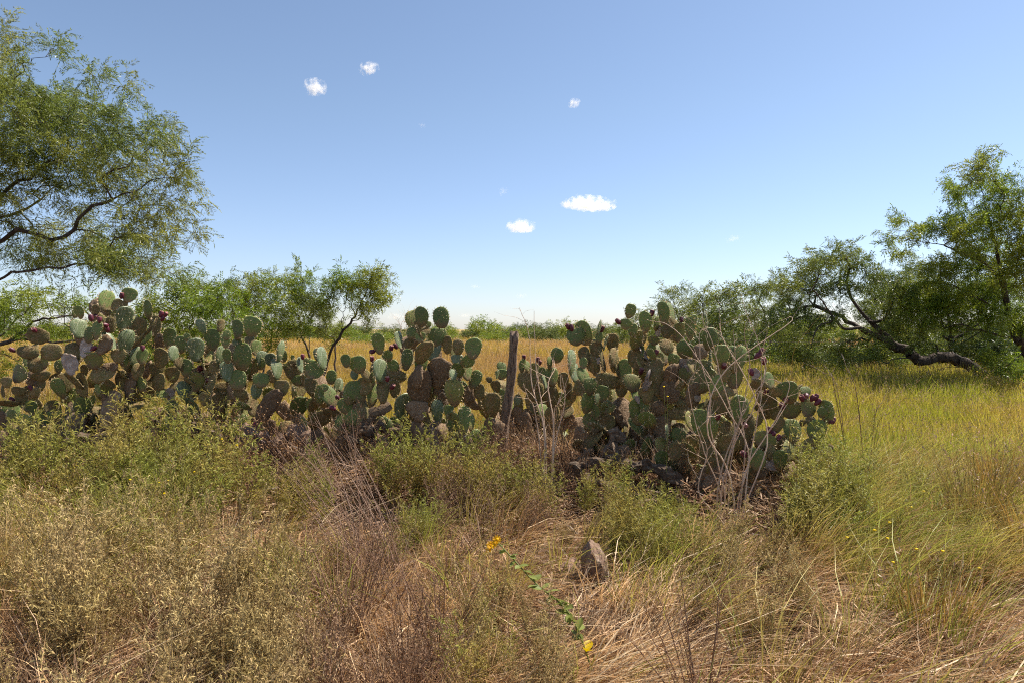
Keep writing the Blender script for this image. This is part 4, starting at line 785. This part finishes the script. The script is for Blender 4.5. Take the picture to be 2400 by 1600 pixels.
y = np.concatenate([np.full(nn, Yc) + G.uniform(-0.7, 0.5, nn) for a, b, Yc, nn in ((0, 780, 7.0, 260), (780, 1340, 6.8, 240), (1330, 1640, 6.2, 200), (1560, 1900, 5.5, 170))])
scatter('cactus_litter', deb, onground(x, y), rots(len(x)), sc3(G.uniform(0.7, 1.3, len(x))), 'brown litter of dead stems and chips heaped under the prickly pears', 'plant litter')

upr = [grass(270 + k, 55, 0.14, 0.25, 0.75, 0.005, 0.5, 0.1, [[M['dry'], M['dry2']][k % 2]], 0.35) for k in range(4)]
x = G.uniform(-5.6, 2.2, 420); y = np.interp(x, HX, HY) + G.uniform(-0.9, 0.5, 420)
kp = (y > np.interp(x, HX, HY) - 0.5) | (x < 1.0); x, y = x[kp][:300], y[kp][:300]
x5, y5 = field_pts(260, 1.6, 4.8, -0.95, 0.0); x, y = np.concatenate([x, x5]), np.concatenate([y, y5])
scatter('upright_dry_grass', upr, onground(x, y), rots(len(x), None, 0, 0.15), sc3(G.uniform(0.5, 0.85, len(x))), 'upright dry grass growing through the hedge foot and the pale weeds', 'dead grass')
# ------------------------------------------------------------------ weeds: countable leafy plants
def weed_mesh(seed, h, nst, spread, ll, lw, mleaf, mstem, tw=7, nl=9, up=0.5, bare=0.25, lean=0.0):
    g = np.random.default_rng(seed); st = []; P = []; D = []; Ws = []
    for i in range(nst):
        a = g.uniform(0, 6.28); out_ = g.uniform(0.1, 1) * spread; H = h * (0.4 + 0.75 * g.random()); d = np.array([math.cos(a) * out_ + lean, math.sin(a) * out_, 0])
        t = np.linspace(0, 1, 7)[:, None]; base = np.array([math.cos(a), math.sin(a), 0]) * 0.05 * g.random()
        C = base + np.array([0, 0, 1.0]) * H * t + d * H * (0.5 * t + 0.5 * t ** 1.7); C[1:] += g.normal(size=(6, 3)) * 0.012 * H; C[0, 2] = -0.02
        st.append(C); Ws.append(0.0052 * np.linspace(1, 0.35, 7))
        def addl(pts, dirs, k):
            P.append(pts); D.append(dirs)
        for q in range(tw):
            u = bare + (1 - bare) * ((q + g.random()) / tw); f = u * 6; k0 = min(5, int(f)); p0 = C[k0] * (1 - f + k0) + C[k0 + 1] * (f - k0)
            tl = h * 0.22 * (1.15 - u) + 0.03; b = g.uniform(0, 6.28); td = unit(np.array([math.cos(b), math.sin(b), up + g.uniform(0, 0.5)]))
            tc = p0 + td * tl * np.linspace(0, 1, 3)[:, None]; tc[2, 2] += 0.2 * tl; st.append(np.concatenate([tc, np.repeat(tc[-1:], 4, 0)])); Ws.append(np.array([0.0022, 0.0018, 0.001, 0, 0, 0, 0]))
            pu = g.uniform(0.1, 1.05, nl)[:, None]; pp = p0 + td * tl * pu; pp[:, 2] += 0.1 * tl * pu[:, 0]
            addl(pp, unit(td * 1.0 + g.normal(size=(nl, 3)) * 0.5 + np.array([0, 0, 0.2])), nl)
        m_ = 16; u = g.uniform(bare, 1, m_); f = u * 6; k0 = np.minimum(5, f.astype(int)); pp = C[k0] * (1 - f + k0)[:, None] + C[k0 + 1] * (f - k0)[:, None]
        addl(pp, unit(g.normal(size=(m_, 3)) + np.array([0, 0, 0.5])), m_)
    P = np.concatenate(P); D = np.concatenate(D); n = len(P)
    # leaf: a narrow strip of two pieces that curls down at the tip
    L = ll * g.uniform(0.55, 1.25, n); S = unit(np.cross(D, g.normal(size=(n, 3)))); mid = P + D * (L * 0.55)[:, None]; tip = P + D * L[:, None]; tip[:, 2] -= 0.25 * L
    V = np.stack([P, mid + S * lw / 2, tip, mid - S * lw / 2], 1).reshape(-1, 3); V[:, 2] = np.maximum(V[:, 2], 0.0)
    C = np.stack(st); W_ = np.stack(Ws); az = g.uniform(0, 6.28, len(C)); Sv = np.stack([np.cos(az), np.sin(az), 0 * az], -1); Vs, Fs = ribbons(C, W_, Sv)
    return mesh('foliage', [(V, np.arange(len(V)).reshape(-1, 4), 0)], [mleaf]), mesh('stems', [(Vs, Fs, 0)], [mstem])
KINDS = {
 'green': [weed_mesh(300 + k, 0.66, 11, 0.26, 0.046, 0.0066, M['weed_green'], M['stem'], 9, 9, 0.7) for k in range(4)],
 'tall':  [weed_mesh(310 + k, 0.9, 13, 0.22, 0.05, 0.007, M['weed_lush'], M['stem'], 11, 9, 0.8) for k in range(3)],
 'pale':  [weed_mesh(320 + k, 0.56, 14, 0.36, 0.028, 0.004, M['weed_pale'], M['stem'], 11, 14, 1.0, 0.12) for k in range(4)],
 'brown': [weed_mesh(330 + k, 0.5, 13, 0.4, 0.016, 0.005, M['weed_brown'], M['twig'], 9, 5, 0.8, 0.15) for k in range(4)],
 'fine':  [weed_mesh(340 + k, 0.6, 24, 0.5, 0.06, 0.0042, M['weed_lush'], M['stem'], 8, 9, 1.2, 0.1) for k in range(3)],
}
LAB = {
 'green': ('leafy_weed', 'leafy green weed with narrow curling leaves', 'weed'), 'tall': ('leafy_weed', 'tall bright green weed with drooping leaf tips', 'weed'),
 'pale': ('dusty_weed', 'pale dusty olive weed bush', 'weed'), 'brown': ('dead_weed', 'dead brown twiggy weed', 'weed'), 'fine': ('wispy_weed', 'wispy fine leaved green weed', 'weed'),
}
KINDS['bead'] = [weed_mesh(350 + k, 0.55, 12, 0.5, 0.013, 0.011, M['bead'], M['twig'], 7, 3, 0.9, 0.2) for k in range(3)]
LAB['bead'] = ('seed_weed', 'dry weed studded with round brown seed heads', 'weed')
def weed(kind, px, Y, s, where, tilt=0.0):
    if 1325 < px < 1450 and 3.2 < Y < 4.6: Y = 4.75
    f, st = R.choice(KINDS[kind]); nm, lb, ct = LAB[kind]; lb = lb + ' ' + where; gp_ = nm.replace('_', ' ') + 's ' + where; p = gx(px, Y); p[2] = float(gz(p[0], p[1]))
    t = thing(nm, lb, ct, p, R.uniform(0, 6.28), gp_); t.scale = (s, s, s * R.uniform(0.9, 1.1)); t.rotation_euler = (rad(R.uniform(-12, 12)), rad(R.uniform(-12, 12) + tilt), R.uniform(0, 6.28))
    obj('foliage', f, t); obj('stems', st, t); return t
def patch(where, kind, n, px0, px1, Y0, Y1, s0, s1):
    for _ in range(n):
        Y = R.uniform(Y0, Y1); weed(kind, R.uniform(px0, px1), Y, R.uniform(s0, s1), where)
for a in (
    ('in front of the leftmost prickly pear', 'green', 12, -20, 250, 5.2, 6.2, 0.8, 1.3), ('in front of the dense prickly pear', 'green', 20, 250, 560, 5.2, 6.3, 0.95, 1.5), ('behind the leaning dry stems', 'green', 8, 580, 780, 5.4, 6.2, 0.5, 0.85),
    ('under the two round pads', 'green', 10, 900, 1070, 5.4, 6.0, 0.8, 1.15), ('at the foot of the fence post', 'green', 9, 1090, 1240, 5.4, 6.0, 0.65, 1.0), ('beside the arching dead trunk', 'green', 8, 1250, 1480, 5.2, 5.8, 0.5, 0.95),
    ('beside the broad prickly pear', 'tall', 30, 1860, 2060, 4.5, 5.4, 0.6, 0.95), ('at the edge of the lodged green grass', 'green', 6, 2000, 2160, 4.6, 5.8, 0.5, 0.85), ('behind the upright pointed rock', 'green', 8, 1440, 1610, 4.3, 4.9, 0.6, 0.95),
    ('by the single lying pad', 'green', 3, 1560, 1600, 5.0, 5.2, 0.45, 0.6), ('below the dense prickly pear', 'fine', 6, 330, 520, 4.7, 5.4, 0.9, 1.15), ('below the leftmost prickly pear', 'fine', 4, 120, 400, 4.2, 5.0, 0.8, 1.0),
    ('left of the yellow flower', 'fine', 4, 900, 1150, 4.0, 4.8, 0.5, 0.8), ('right of the upright pointed rock', 'fine', 4, 1450, 1640, 4.0, 4.6, 0.55, 0.8), ('in the lodged green grass', 'fine', 9, 1950, 2400, 4.2, 6.2, 0.5, 0.95),
    ('beyond the leaning sheaf of stems', 'pale', 38, -60, 720, 2.6, 4.6, 0.8, 1.35), ('at the near edge of the weeds', 'pale', 24, -80, 760, 1.8, 2.9, 0.6, 1.05), ('below the tall dry stalks', 'pale', 12, 1620, 1900, 3.2, 4.2, 0.6, 1.0),
    ('under the leaning flower stalk', 'pale', 10, 1080, 1300, 2.4, 3.6, 0.55, 0.9), ('around the upright pointed rock', 'pale', 5, 1300, 1480, 3.9, 4.6, 0.5, 0.7), ('below the yellow flower', 'green', 4, 1100, 1260, 2.6, 3.4, 0.45, 0.65),
    ('round the bare dead shrubs', 'brown', 30, 680, 1120, 2.5, 4.6, 0.65, 1.0), ('among the pale dusty weeds', 'brown', 14, 0, 700, 2.0, 4.0, 0.5, 0.8), ('just below the fence post', 'brown', 16, 1000, 1300, 5.0, 6.0, 0.8, 1.15),
    ('in front of the bare dead shrubs', 'brown', 18, 600, 1200, 1.6, 2.8, 0.5, 0.85), ('in the flattened pale grass', 'brown', 6, 1300, 1900, 1.9, 3.4, 0.4, 0.7), ('near the rusty grass clumps', 'brown', 8, 1900, 2400, 2.4, 4.5, 0.4, 0.7), ('by the dark shaded rock', 'brown', 6, 560, 900, 5.6, 6.3, 0.8, 1.0),
    ('in the green meadow near the bare twigs', 'green', 10, 1950, 2450, 5.5, 8.5, 0.5, 0.9), ('under the slanted cactus trunk', 'bead', 8, 530, 740, 6.3, 6.8, 1.0, 1.5), ('round the slim forked stalks', 'bead', 12, 1160, 1350, 6.2, 6.9, 0.9, 1.4),
    ('over the arching dead trunk', 'bead', 9, 1330, 1480, 5.5, 6.1, 0.6, 1.0), ('under the dense prickly pear', 'bead', 6, 340, 520, 6.5, 6.9, 0.9, 1.3), ('behind the small fruiting prickly pear', 'bead', 4, 1560, 1640, 5.5, 5.9, 0.7, 1.0),
    ('under the leftmost prickly pears', 'brown', 14, 0, 560, 6.2, 6.9, 0.8, 1.2), ('under the two padded prickly pear', 'brown', 12, 760, 1180, 6.2, 6.8, 0.8, 1.2), ('under the tallest prickly pear', 'brown', 6, 1330, 1650, 5.8, 6.3, 0.7, 1.0)):
    patch(*a)

# bare leaning stems, dead shrubs
def stems_obj(name, label, paths, r0, mat, cat='weed', group=None, twigs=0, seed=0, rmin=0.25, kids=None):
    g = np.random.default_rng(seed); base = np.array(paths[0][0]); base[2] = 0; t = thing(name, label, cat, base, 0, group); first = None
    for pl in paths:
        pl = [np.asarray(q, float) for q in pl]; C = smooth_path(pl, len(pl) * 4); n = len(C); C[1:] += np.cumsum(g.normal(size=(n - 1, 3)) * 0.0025, axis=0)
        rr = r0 * np.linspace(1, rmin, n) * g.uniform(0.75, 1.15); parts = tubeparts(C, rr, 5)
        for _ in range(twigs):
            k = g.integers(n // 3, n - 1); d = unit(unit(C[k] - C[k - 1]) + g.normal(size=3) * np.array([0.7, 0.7, 0.4])); L = g.uniform(0.06, 0.3)
            q = C[k] + d * L * np.linspace(0, 1, 4)[:, None]; q[1:] += np.cumsum(g.normal(size=(3, 3)) * 0.01, axis=0); parts += tubeparts(q, rr[k] * np.linspace(0.55, 0.15, 4), 4)
        o = obj('stem', mesh('stem', [(v - base, f, m_) for v, f, m_ in parts], [mat], True), t)
    return t
def pl(pts, Y0, Y1): return [at(a, b, Y0 + (Y1 - Y0) * i / (len(pts) - 1)) for i, (a, b) in enumerate(pts)]
def rootpt(px, Y): q = gx(px, Y); q[2] = float(gz(q[0], q[1])) - 0.03; return q
Sx = [([(1680, 1200), (1692, 1100), (1730, 1000), (1768, 930), (1805, 885), (1840, 892)], 1676, 4.9, 4.7), ([(1690, 1150), (1715, 1050), (1760, 960), (1785, 900), (1790, 850), (1775, 800), (1750, 740), (1735, 690)], 1684, 5.0, 5.2),
      ([(1700, 1160), (1680, 1060), (1665, 980), (1667, 930), (1642, 845), (1640, 785), (1658, 772)], 1692, 4.95, 5.1), ([(1735, 1150), (1745, 1040), (1730, 930), (1727, 850), (1725, 800), (1720, 770)], 1728, 4.9, 4.9),
      ([(1722, 1180), (1700, 1090), (1660, 1020), (1668, 930), (1700, 870), (1770, 812), (1830, 772), (1857, 750), (1850, 742)], 1732, 4.9, 5.0), ([(1755, 1100), (1775, 1000), (1788, 920), (1787, 850), (1792, 800)], 1736, 4.85, 4.7),
      ([(1690, 1160), (1660, 1080), (1632, 1000), (1615, 930), (1612, 895), (1637, 858)], 1688, 4.95, 4.8), ([(1730, 1180), (1755, 1060), (1705, 960), (1650, 862), (1600, 792), (1560, 762), (1518, 752)], 1727, 4.9, 5.3),
      ([(1745, 1110), (1808, 1000), (1850, 905), (1838, 880)], 1730, 4.95, 5.0), ([(1705, 1100), (1722, 1000), (1690, 880), (1672, 800), (1655, 760), (1650, 735)], 1696, 5.0, 5.2), ([(1712, 1100), (1742, 960), (1762, 850), (1748, 780), (1760, 745)], 1705, 5.0, 4.9),
      ([(1740, 1200), (1800, 1040), (1770, 920), (1700, 800), (1690, 760)], 1738, 4.95, 5.3), ([(1700, 1230), (1640, 1150), (1660, 1060), (1640, 990)], 1697, 4.9, 4.7)]
stems_obj('dry_stalk_plant', 'tall clump of bare pinkish dry stalks in front of the broad prickly pear', [[rootpt(r_, a)] + pl(p_, a, b_) for p_, r_, a, b_ in Sx], 0.0066, M['stalk'], 'dry plant', None, 6, 5)
Qx = [([(1275, 1020), (1260, 950), (1247, 900), (1243, 850), (1240, 800), (1232, 760), (1217, 722)], 1272, 6.0, 6.1), ([(1298, 980), (1305, 955), (1320, 915), (1330, 880), (1335, 845)], 1290, 6.0, 5.8), ([(1272, 1100), (1255, 960), (1240, 930), (1230, 895)], 1276, 6.0, 5.9),
      ([(1298, 1000), (1285, 900), (1300, 865), (1296, 840)], 1292, 6.0, 6.2), ([(1278, 1020), (1262, 900), (1256, 850), (1254, 725)], 1280, 6.0, 6.2), ([(1298, 1060), (1315, 980), (1325, 930), (1318, 880)], 1294, 6.0, 6.0)]
stems_obj('dry_stalk_plant', 'slim dry forked stalks rising just past the wooden fence post', [[rootpt(r_, a)] + pl(p_, a, b_) for p_, r_, a, b_ in Qx], 0.0068, M['stalk'], 'dry plant', None, 5, 6)
paths = []
for k in range(38):
    b_ = rootpt(R.uniform(800, 980), R.uniform(3.8, 4.6)); tx, ty = R.uniform(610, 850), R.uniform(950, 1150); tp = at(tx, ty, b_[1] + R.uniform(0.2, 0.9)); paths.append([b_, b_ * 0.6 + tp * 0.4 + np.array([0.06, 0, 0.05]), tp])
stems_obj('leaning_stems', 'sheaf of thin reddish dry stems leaning over in front of the dense prickly pear', paths, 0.0042, M['twig'], 'dry plant', None, 5, 7)
for k, (px, Y, lab, sd_) in enumerate(((1030, 3.1, 'bare brown dead shrub with stiff forked twigs left of the yellow flower', 3), (820, 3.3, 'bare reddish dead shrub in the tangle below the leaning stems', 4), (1650, 2.7, 'dry brown broom shaped shrub in front of the dusty weeds', 5))):
    b_ = rootpt(px, Y); paths = []
    for j in range(13):
        a = R.uniform(0, 6.28); o_ = R.uniform(0.1, 0.32); H = R.uniform(0.4, 0.72); tp = b_ + np.array([math.cos(a) * o_ - 0.03, math.sin(a) * o_ * 0.6, H]); paths.append([b_, b_ * 0.5 + tp * 0.5 + np.array([0, 0, 0.05]), tp])
    stems_obj('dead_shrub', lab, paths, 0.0045, M['twig'], 'dead shrub', None, 7, sd_)
paths = [[rootpt(2035, 6.6)] + pl([(2010, 930), (1985, 860), (1975, 830)], 6.6, 6.9), [rootpt(2035, 6.6)] + pl([(2012, 960), (2005, 900), (2020, 850)], 6.6, 6.5), [rootpt(2040, 6.6)] + pl([(2055, 1000), (2090, 960), (2125, 925)], 6.6, 6.4), [rootpt(2038, 6.6)] + pl([(2050, 980), (2075, 930), (2090, 880)], 6.6, 6.8)]
stems_obj('dead_shrub', 'thin bare branching twigs standing in the green meadow past the broad prickly pear', paths, 0.003, M['twig'], 'dead shrub', None, 5, 9)
paths = [[rootpt(1995, 7.6)] + pl([(1960, 900), (1930, 870), (1890, 850), (1870, 845)], 7.6, 8.2), [rootpt(1995, 7.6)] + pl([(1955, 905), (1945, 870), (1930, 850)], 7.6, 7.9)]
stems_obj('dead_shrub', 'low grey bare branches at the meadow edge behind the purple fruit', paths, 0.004, M['twig'], 'dead shrub', None, 6, 10)
stems_obj('grass_stalk', 'single long arching straw stalk in front of the receding mesquites', [[rootpt(1850, 5.6)] + pl([(1855, 900), (1862, 820), (1900, 765), (1945, 706)], 5.6, 5.4)], 0.003, M['straw'], 'grass stalk', None, 1, 12)
stems_obj('dry_umbel', 'thin dry umbel weed reaching above the field left of the two round pads', [[rootpt(935, 7.6)] + pl([(938, 800), (932, 760), (925, 742)], 7.6, 7.6), [rootpt(936, 7.6)] + pl([(940, 790), (948, 755), (952, 738)], 7.6, 7.7)], 0.004, M['stalk'], 'dry plant', None, 6, 13)

# golden clumps of tall grass
def clump(px, Y, seed, nb, hmin, hmax, mat, label, spread=0.35):
    p = gx(px, Y); p[2] = float(gz(p[0], p[1])); o = obj('grass_clump', grass(seed, nb, 0.14, hmin, hmax, 0.005, spread, 0.05, [mat, M['seed']], 0.18, 0.2), loc=p); tag(o, label, 'grass clump')
clump(2290, 5.0, 401, 420, 0.5, 1.0, M['orange'], 'tall orange tinged grass clump standing in the lodged green grass', 0.3)
clump(2350, 5.6, 402, 320, 0.5, 0.9, M['orange'], 'second orange grass clump, behind the tallest one', 0.3)
clump(30, 3.9, 403, 60, 0.4, 0.75, M['straw'], 'clump of broad yellow straw blades beside the dusty weeds', 0.5)
clump(2200, 3.4, 404, 260, 0.25, 0.55, M['orange'], 'low rusty grass clump in the flattened dry grass', 0.35)
clump(2440, 4.4, 405, 260, 0.4, 0.8, M['orange'], 'rusty grass clump at the edge of the flattened grass', 0.4)

# foxtail heads
def foxtail(px, py, Y, label, lean, L=0.11):
    tip = at(px, py, Y); b_ = rootpt(px + lean * 120, Y); bd = unit(tip - b_); d = unit(bd * 0.6 + np.array([lean, 0, 0.2])) if abs(lean) > .3 else bd
    t = thing('foxtail', label, 'grass stalk', b_); C = smooth_path([b_, b_ * 0.45 + tip * 0.55 + np.array([0, 0, 0.05 * abs(lean)]), tip], 10); base = np.array(t.location)
    obj('stem', mesh('stem', [(v - base, f, 0) for v, f, _ in tubeparts(C, 0.0016, 4)], [M['stalk']]), t)
    n = 260; u = G.random(n); a = G.uniform(0, 6.28, n); ref = unit(np.cross(d, np.array([0.3, 0.9, 0.1]))); r2 = np.cross(d, ref); ro = ref[None] * np.cos(a)[:, None] + r2[None] * np.sin(a)[:, None]
    P = tip + d[None] * (u * L)[:, None] + ro * 0.003; V, Fq = leaves(P - base, unit(ro + d[None] * 1.1), 0.022 * (1.2 - 0.6 * u), 0.0022)
    obj('seed_head', mesh('seed_head', [(V, Fq, 0)], [M['seed']]), t)
foxtail(1832, 1290, 4.4, 'upright bristly foxtail seed head in front of the shaded rocks', 0.0, 0.16)
foxtail(1708, 1302, 4.3, 'arched bristly foxtail seed head below the tall dry stalks', -0.8)
foxtail(1950, 1385, 3.9, 'bent bristly foxtail seed head in the flattened dry grass', -0.9)
foxtail(1130, 1362, 3.5, 'long drooping seed head left of the yellow flower', -1.0, 0.14)
foxtail(585, 1220, 4.2, 'pale upright seed head among the wispy green weeds', 0.05, 0.1)

# yellow flower on a leafy leaning stalk
f0, f1 = gr(1345, 1452), at(1165, 1268, 3.35); f0 = at(1342, 1450, 3.05)
path = smooth_path([rootpt(1420, 3.0), f0, f0 * 0.5 + f1 * 0.5 + np.array([0.01, 0, -0.02]), f1], 26)
base = np.array(rootpt(1420, 3.0)); t = thing('yellow_flower', 'leaning leafy stalk with an orange yellow flower head in the dry grass', 'flower', base)
obj('stem', mesh('stem', [(v - base, f, 0) for v, f, _ in tubeparts(path, np.linspace(0.0045, 0.0028, 26), 6)], [M['bleaf']], True), t)
def leaf_blade(L, W):
    n = 6; u = np.linspace(0, 1, n); w_ = W * np.sin(np.pi * np.clip(u, 0.04, 0.985)) ** 0.7; V = []
    for a in (-1, -0.5, 0, 0.5, 1): V.append(np.stack([a * w_ / 2, u * L, -0.25 * L * u * u + 0.12 * W * abs(a)], -1))
    V = np.concatenate(V); Fq = [(a * n + k, a * n + k + 1, (a + 1) * n + k + 1, (a + 1) * n + k) for a in range(4) for k in range(n - 1)]; return V, np.array(Fq)
lv = mesh('leaf', [(*leaf_blade(1, 0.62), 0)], [M['bleaf']], True); lvy = mesh('leaf', [(*leaf_blade(1, 0.6), 0)], [M['yleaf']], True)
for k in range(34):
    i = 5 + int(k / 34 * 20); s = 0.04 * (1.7 - k / 34 * 0.95); o = obj('leaf', lvy if k < 2 else lv, t, path[i] - base); o.rotation_euler = (rad(R.uniform(-10, 45)), rad(R.uniform(-25, 25)), R.uniform(0, 6.28)); o.scale = (s * 1.15,) * 3
pet = mesh('petal', [(*leaf_blade(1, 0.34), 0)], [M['petal']], True); dsk = mesh('flower_disc', [(I2[0] * np.array([1, 1, 0.6]), I2[1], 0)], [M['petal']], True)
for (dx, dy, dz, s) in ((-0.03, 0, -0.02, 0.03), (0.0, -0.01, 0.012, 0.028), (-0.012, -0.02, -0.005, 0.026), (-0.04, -0.005, -0.04, 0.022)):
    hd = obj('flower_head', dsk, t, f1 + np.array([dx, dy, dz]) - base); hd.scale = (s * 0.38,) * 3; hd.rotation_euler = (rad(50), rad(R.uniform(-40, 10)), 0)
    for j in range(12):
        p_ = obj('petal', pet, hd); p_.rotation_euler = (rad(R.uniform(5, 40)), 0, j / 12 * 6.28); p_.scale = (2.3,) * 3
# tiny yellow daisies scattered in the weeds
tiny = mesh('small_flower', [(I2[0] * np.array([1, 1, 0.5]), I2[1], 0)], [M['petal2']], True)
for k, (px, py, Y) in enumerate([(305, 1123, 4.9), (395, 1125, 4.9), (372, 1130, 4.8), (385, 1155, 4.7), (455, 1105, 5.0), (425, 1225, 4.3), (520, 1028, 5.3), (555, 1042, 5.3), (2085, 1223, 4.2), (2050, 1241, 4.2), (1985, 1258, 4.1), (2080, 1260, 4.1), (2148, 1285, 4.0), (2210, 1290, 4.0), (2093, 1316, 3.9), (2295, 1330, 3.9), (2135, 1187, 4.6), (1565, 928, 5.6), (1556, 905, 5.9), (2165, 1150, 4.9), (2290, 870, 9)]):
    b_ = rootpt(px + R.uniform(-10, 10), Y); tp = at(px, py, Y); t = thing('small_daisy', 'tiny yellow flower on a thin green stem among the weeds', 'flower', b_, 0, 'tiny yellow flowers among the weeds')
    obj('stem', mesh('stem', [(v - b_, f, 0) for v, f, _ in tubeparts(smooth_path([b_, b_ * 0.5 + tp * 0.5 + np.array([0.01, 0, 0]), tp], 6), 0.0014, 4)], [M['bleaf']]), t)
    o = obj('flower_head', tiny, t, tp - b_); o.scale = (0.010,) * 3

# ------------------------------------------------------------------ rocks, dead trunks, fallen pads
def rock(px, py, w, h, Y, label, seed, lean=0.0, point=0.0, dep=0.8):
    g = np.random.default_rng(seed); V = I3[0].copy()
    for _ in range(9):
        d = unit(g.normal(size=3)); o_ = g.uniform(0.68, 0.92); e = V @ d - o_; V -= np.where(e > 0, e, 0)[:, None] * d * 0.92
    V *= 1 + 0.05 * np.sin(V[:, :1] * 9 + seed) * np.sin(V[:, 2:] * 8); V *= 1 + 0.035 * np.sin(V[:, 1:2] * 17 + 2 * seed) * np.sin(V[:, 2:] * 15 + seed) + 0.03 * np.sin(V[:, :1] * 23 + V[:, 2:] * 19); V += g.normal(size=V.shape) * 0.02
    V /= np.abs(V).max(0); V[:, 0] *= 1 - point * (V[:, 2] * 0.5 + 0.5); V[:, 0] += lean * V[:, 2]
    s = Y / F; c = at(px, py, Y); o = obj('rock', mesh('rock', [(V * np.array([w / 2 * s, w / 2 * s * dep, h / 2 * s]), I3[1], 0)], [M['rock']], False), loc=c); tag(o, label, 'rock')
    z0 = c[2] - h / 2 * s - float(gz(c[0], c[1])) + 0.02
    if z0 > 0.0: o.scale = (1, 1, 1 + z0 / (h * s)); o.location.z -= z0 / 2
    return o
rock(1395, 1330, 78, 165, 4.1, 'upright pointed pinkish rock standing in the dry grass', 24, -0.35, 0.3, 0.9)
rock(1340, 1345, 75, 80, 4.25, 'low flat pinkish rock against the upright pointed rock', 2)
rock(590, 1018, 95, 70, 6.9, 'pale sunlit rock under the brown slanted cactus trunk', 3)
rock(645, 1048, 62, 70, 6.8, 'dark shaded rock beside the pale sunlit rock', 4)
rock(700, 1015, 85, 50, 6.95, 'dark flat rock behind the leaning stems', 5)
rock(1016, 1022, 38, 60, 6.6, 'small pale upright stone at the foot of the two padded cactus', 6, 0, 0.3)
rock(1405, 1170, 80, 60, 5.8, 'greyish slab below the dead cactus trunk', 7)
rock(1530, 1185, 100, 34, 5.5, 'grey slab with white crust under the single lying pad', 8)
rock(1640, 1225, 70, 36, 5.25, 'white crusted stone in the shade of the broad prickly pear', 9)
rock(1590, 1250, 80, 30, 5.1, 'small flat stone left of the tall dry stalks', 10)
rock(1790, 1235, 90, 40, 5.2, 'dark stone in deep shade under the broad prickly pear', 11)
rock(1690, 1235, 60, 34, 5.3, 'little grey stone among the feet of the dry stalks', 12)
def log(px0, py0, px1, py1, Y0, Y1, r, label, seed, mid=(0, 0, 0.05)):
    g = np.random.default_rng(seed); a, b_ = at(px0, py0, Y0), at(px1, py1, Y1); C = smooth_path([a, a * 0.6 + b_ * 0.4 + np.array(mid), b_], 14); V, Fq, Tc = tube(C, r * (1 + 0.35 * np.sin(np.arange(14) * 1.1 + seed)) * np.linspace(1, 0.75, 14), 10, True)
    V += g.normal(size=V.shape) * r * 0.2; base = C[0].copy(); base[2] = 0; o = obj('dead_cactus_trunk', mesh('dead_cactus_trunk', [(V - base, Fq, 0), (V - base, Tc, 0)], [M['deadwood']], False), loc=base); tag(o, label, 'dead trunk')
log(1345, 1100, 1480, 1090, 5.9, 5.9, 0.05, 'dark brown dead cactus trunk arching over a gap', 1, (0, 0, 0.05))
log(1375, 1125, 1475, 1165, 5.7, 5.5, 0.04, 'brown dead cactus trunk lying under the arching one', 2, (0, 0, 0.02))
log(1480, 1095, 1600, 1130, 5.8, 5.6, 0.06, 'crumbling brown trunk piece behind the small fruiting prickly pear', 3)
log(1450, 1010, 1420, 1110, 6.1, 5.95, 0.07, 'dark gnarled dead trunk leaning at the foot of the tallest prickly pear', 4)
log(1650, 1180, 1760, 1195, 5.5, 5.4, 0.06, 'dark fallen trunk in the shade behind the dry stalks', 5)
log(820, 1040, 900, 1000, 6.5, 6.6, 0.06, 'bent woody dead trunk below the two padded cactus', 6)
log(120, 1050, 260, 1030, 6.7, 6.8, 0.075, 'dark dead trunk lying under the leftmost prickly pear', 7)
log(420, 1010, 520, 1030, 6.7, 6.5, 0.06, 'dead grey brown trunk piece under the dense prickly pear', 8)
for k, (px, Y, z) in enumerate(((1545, 5.35, 0.1), (1480, 5.5, 0.05), (1760, 5.1, 0.04), (1620, 5.3, 0.05), (1700, 5.45, 0.08), (660, 6.3, 0.05), (330, 6.5, 0.06), (760, 6.4, 0.05), (1120, 6.4, 0.04))):
    p = gx(px, Y); o = obj('fallen_pad', R.choice(DED), loc=(p[0], p[1], float(gz(p[0], p[1])) + z)); o.scale = (0.17, 0.2, 0.21); o.rotation_euler = (rad(R.uniform(65, 95)), rad(R.uniform(-15, 15)), R.uniform(0, 6.28)); tag(o, 'grey dried cactus pad lying on the litter under the hedge', 'cactus pad', 'dried pads fallen under the hedge')

# a strand of old wire running on from the post
w0, w1, w2 = at(1200, 800, 6.75), at(1560, 789, 7.0), at(2010, 800, 7.6)
C = smooth_path([w0, (w0 + w1) / 2 - np.array([0, 0, 0.02]), w1, (w1 + w2) / 2 - np.array([0, 0, 0.03]), w2], 24); V, Fq, _ = tube(C, 0.0013, 4, False)
tag(obj('fence_wire', mesh('fence_wire', [(V - w0, Fq, 0)], [M['bark']], True), loc=w0), 'thin sagging fence wire running from the wooden post through the cactus', 'wire')
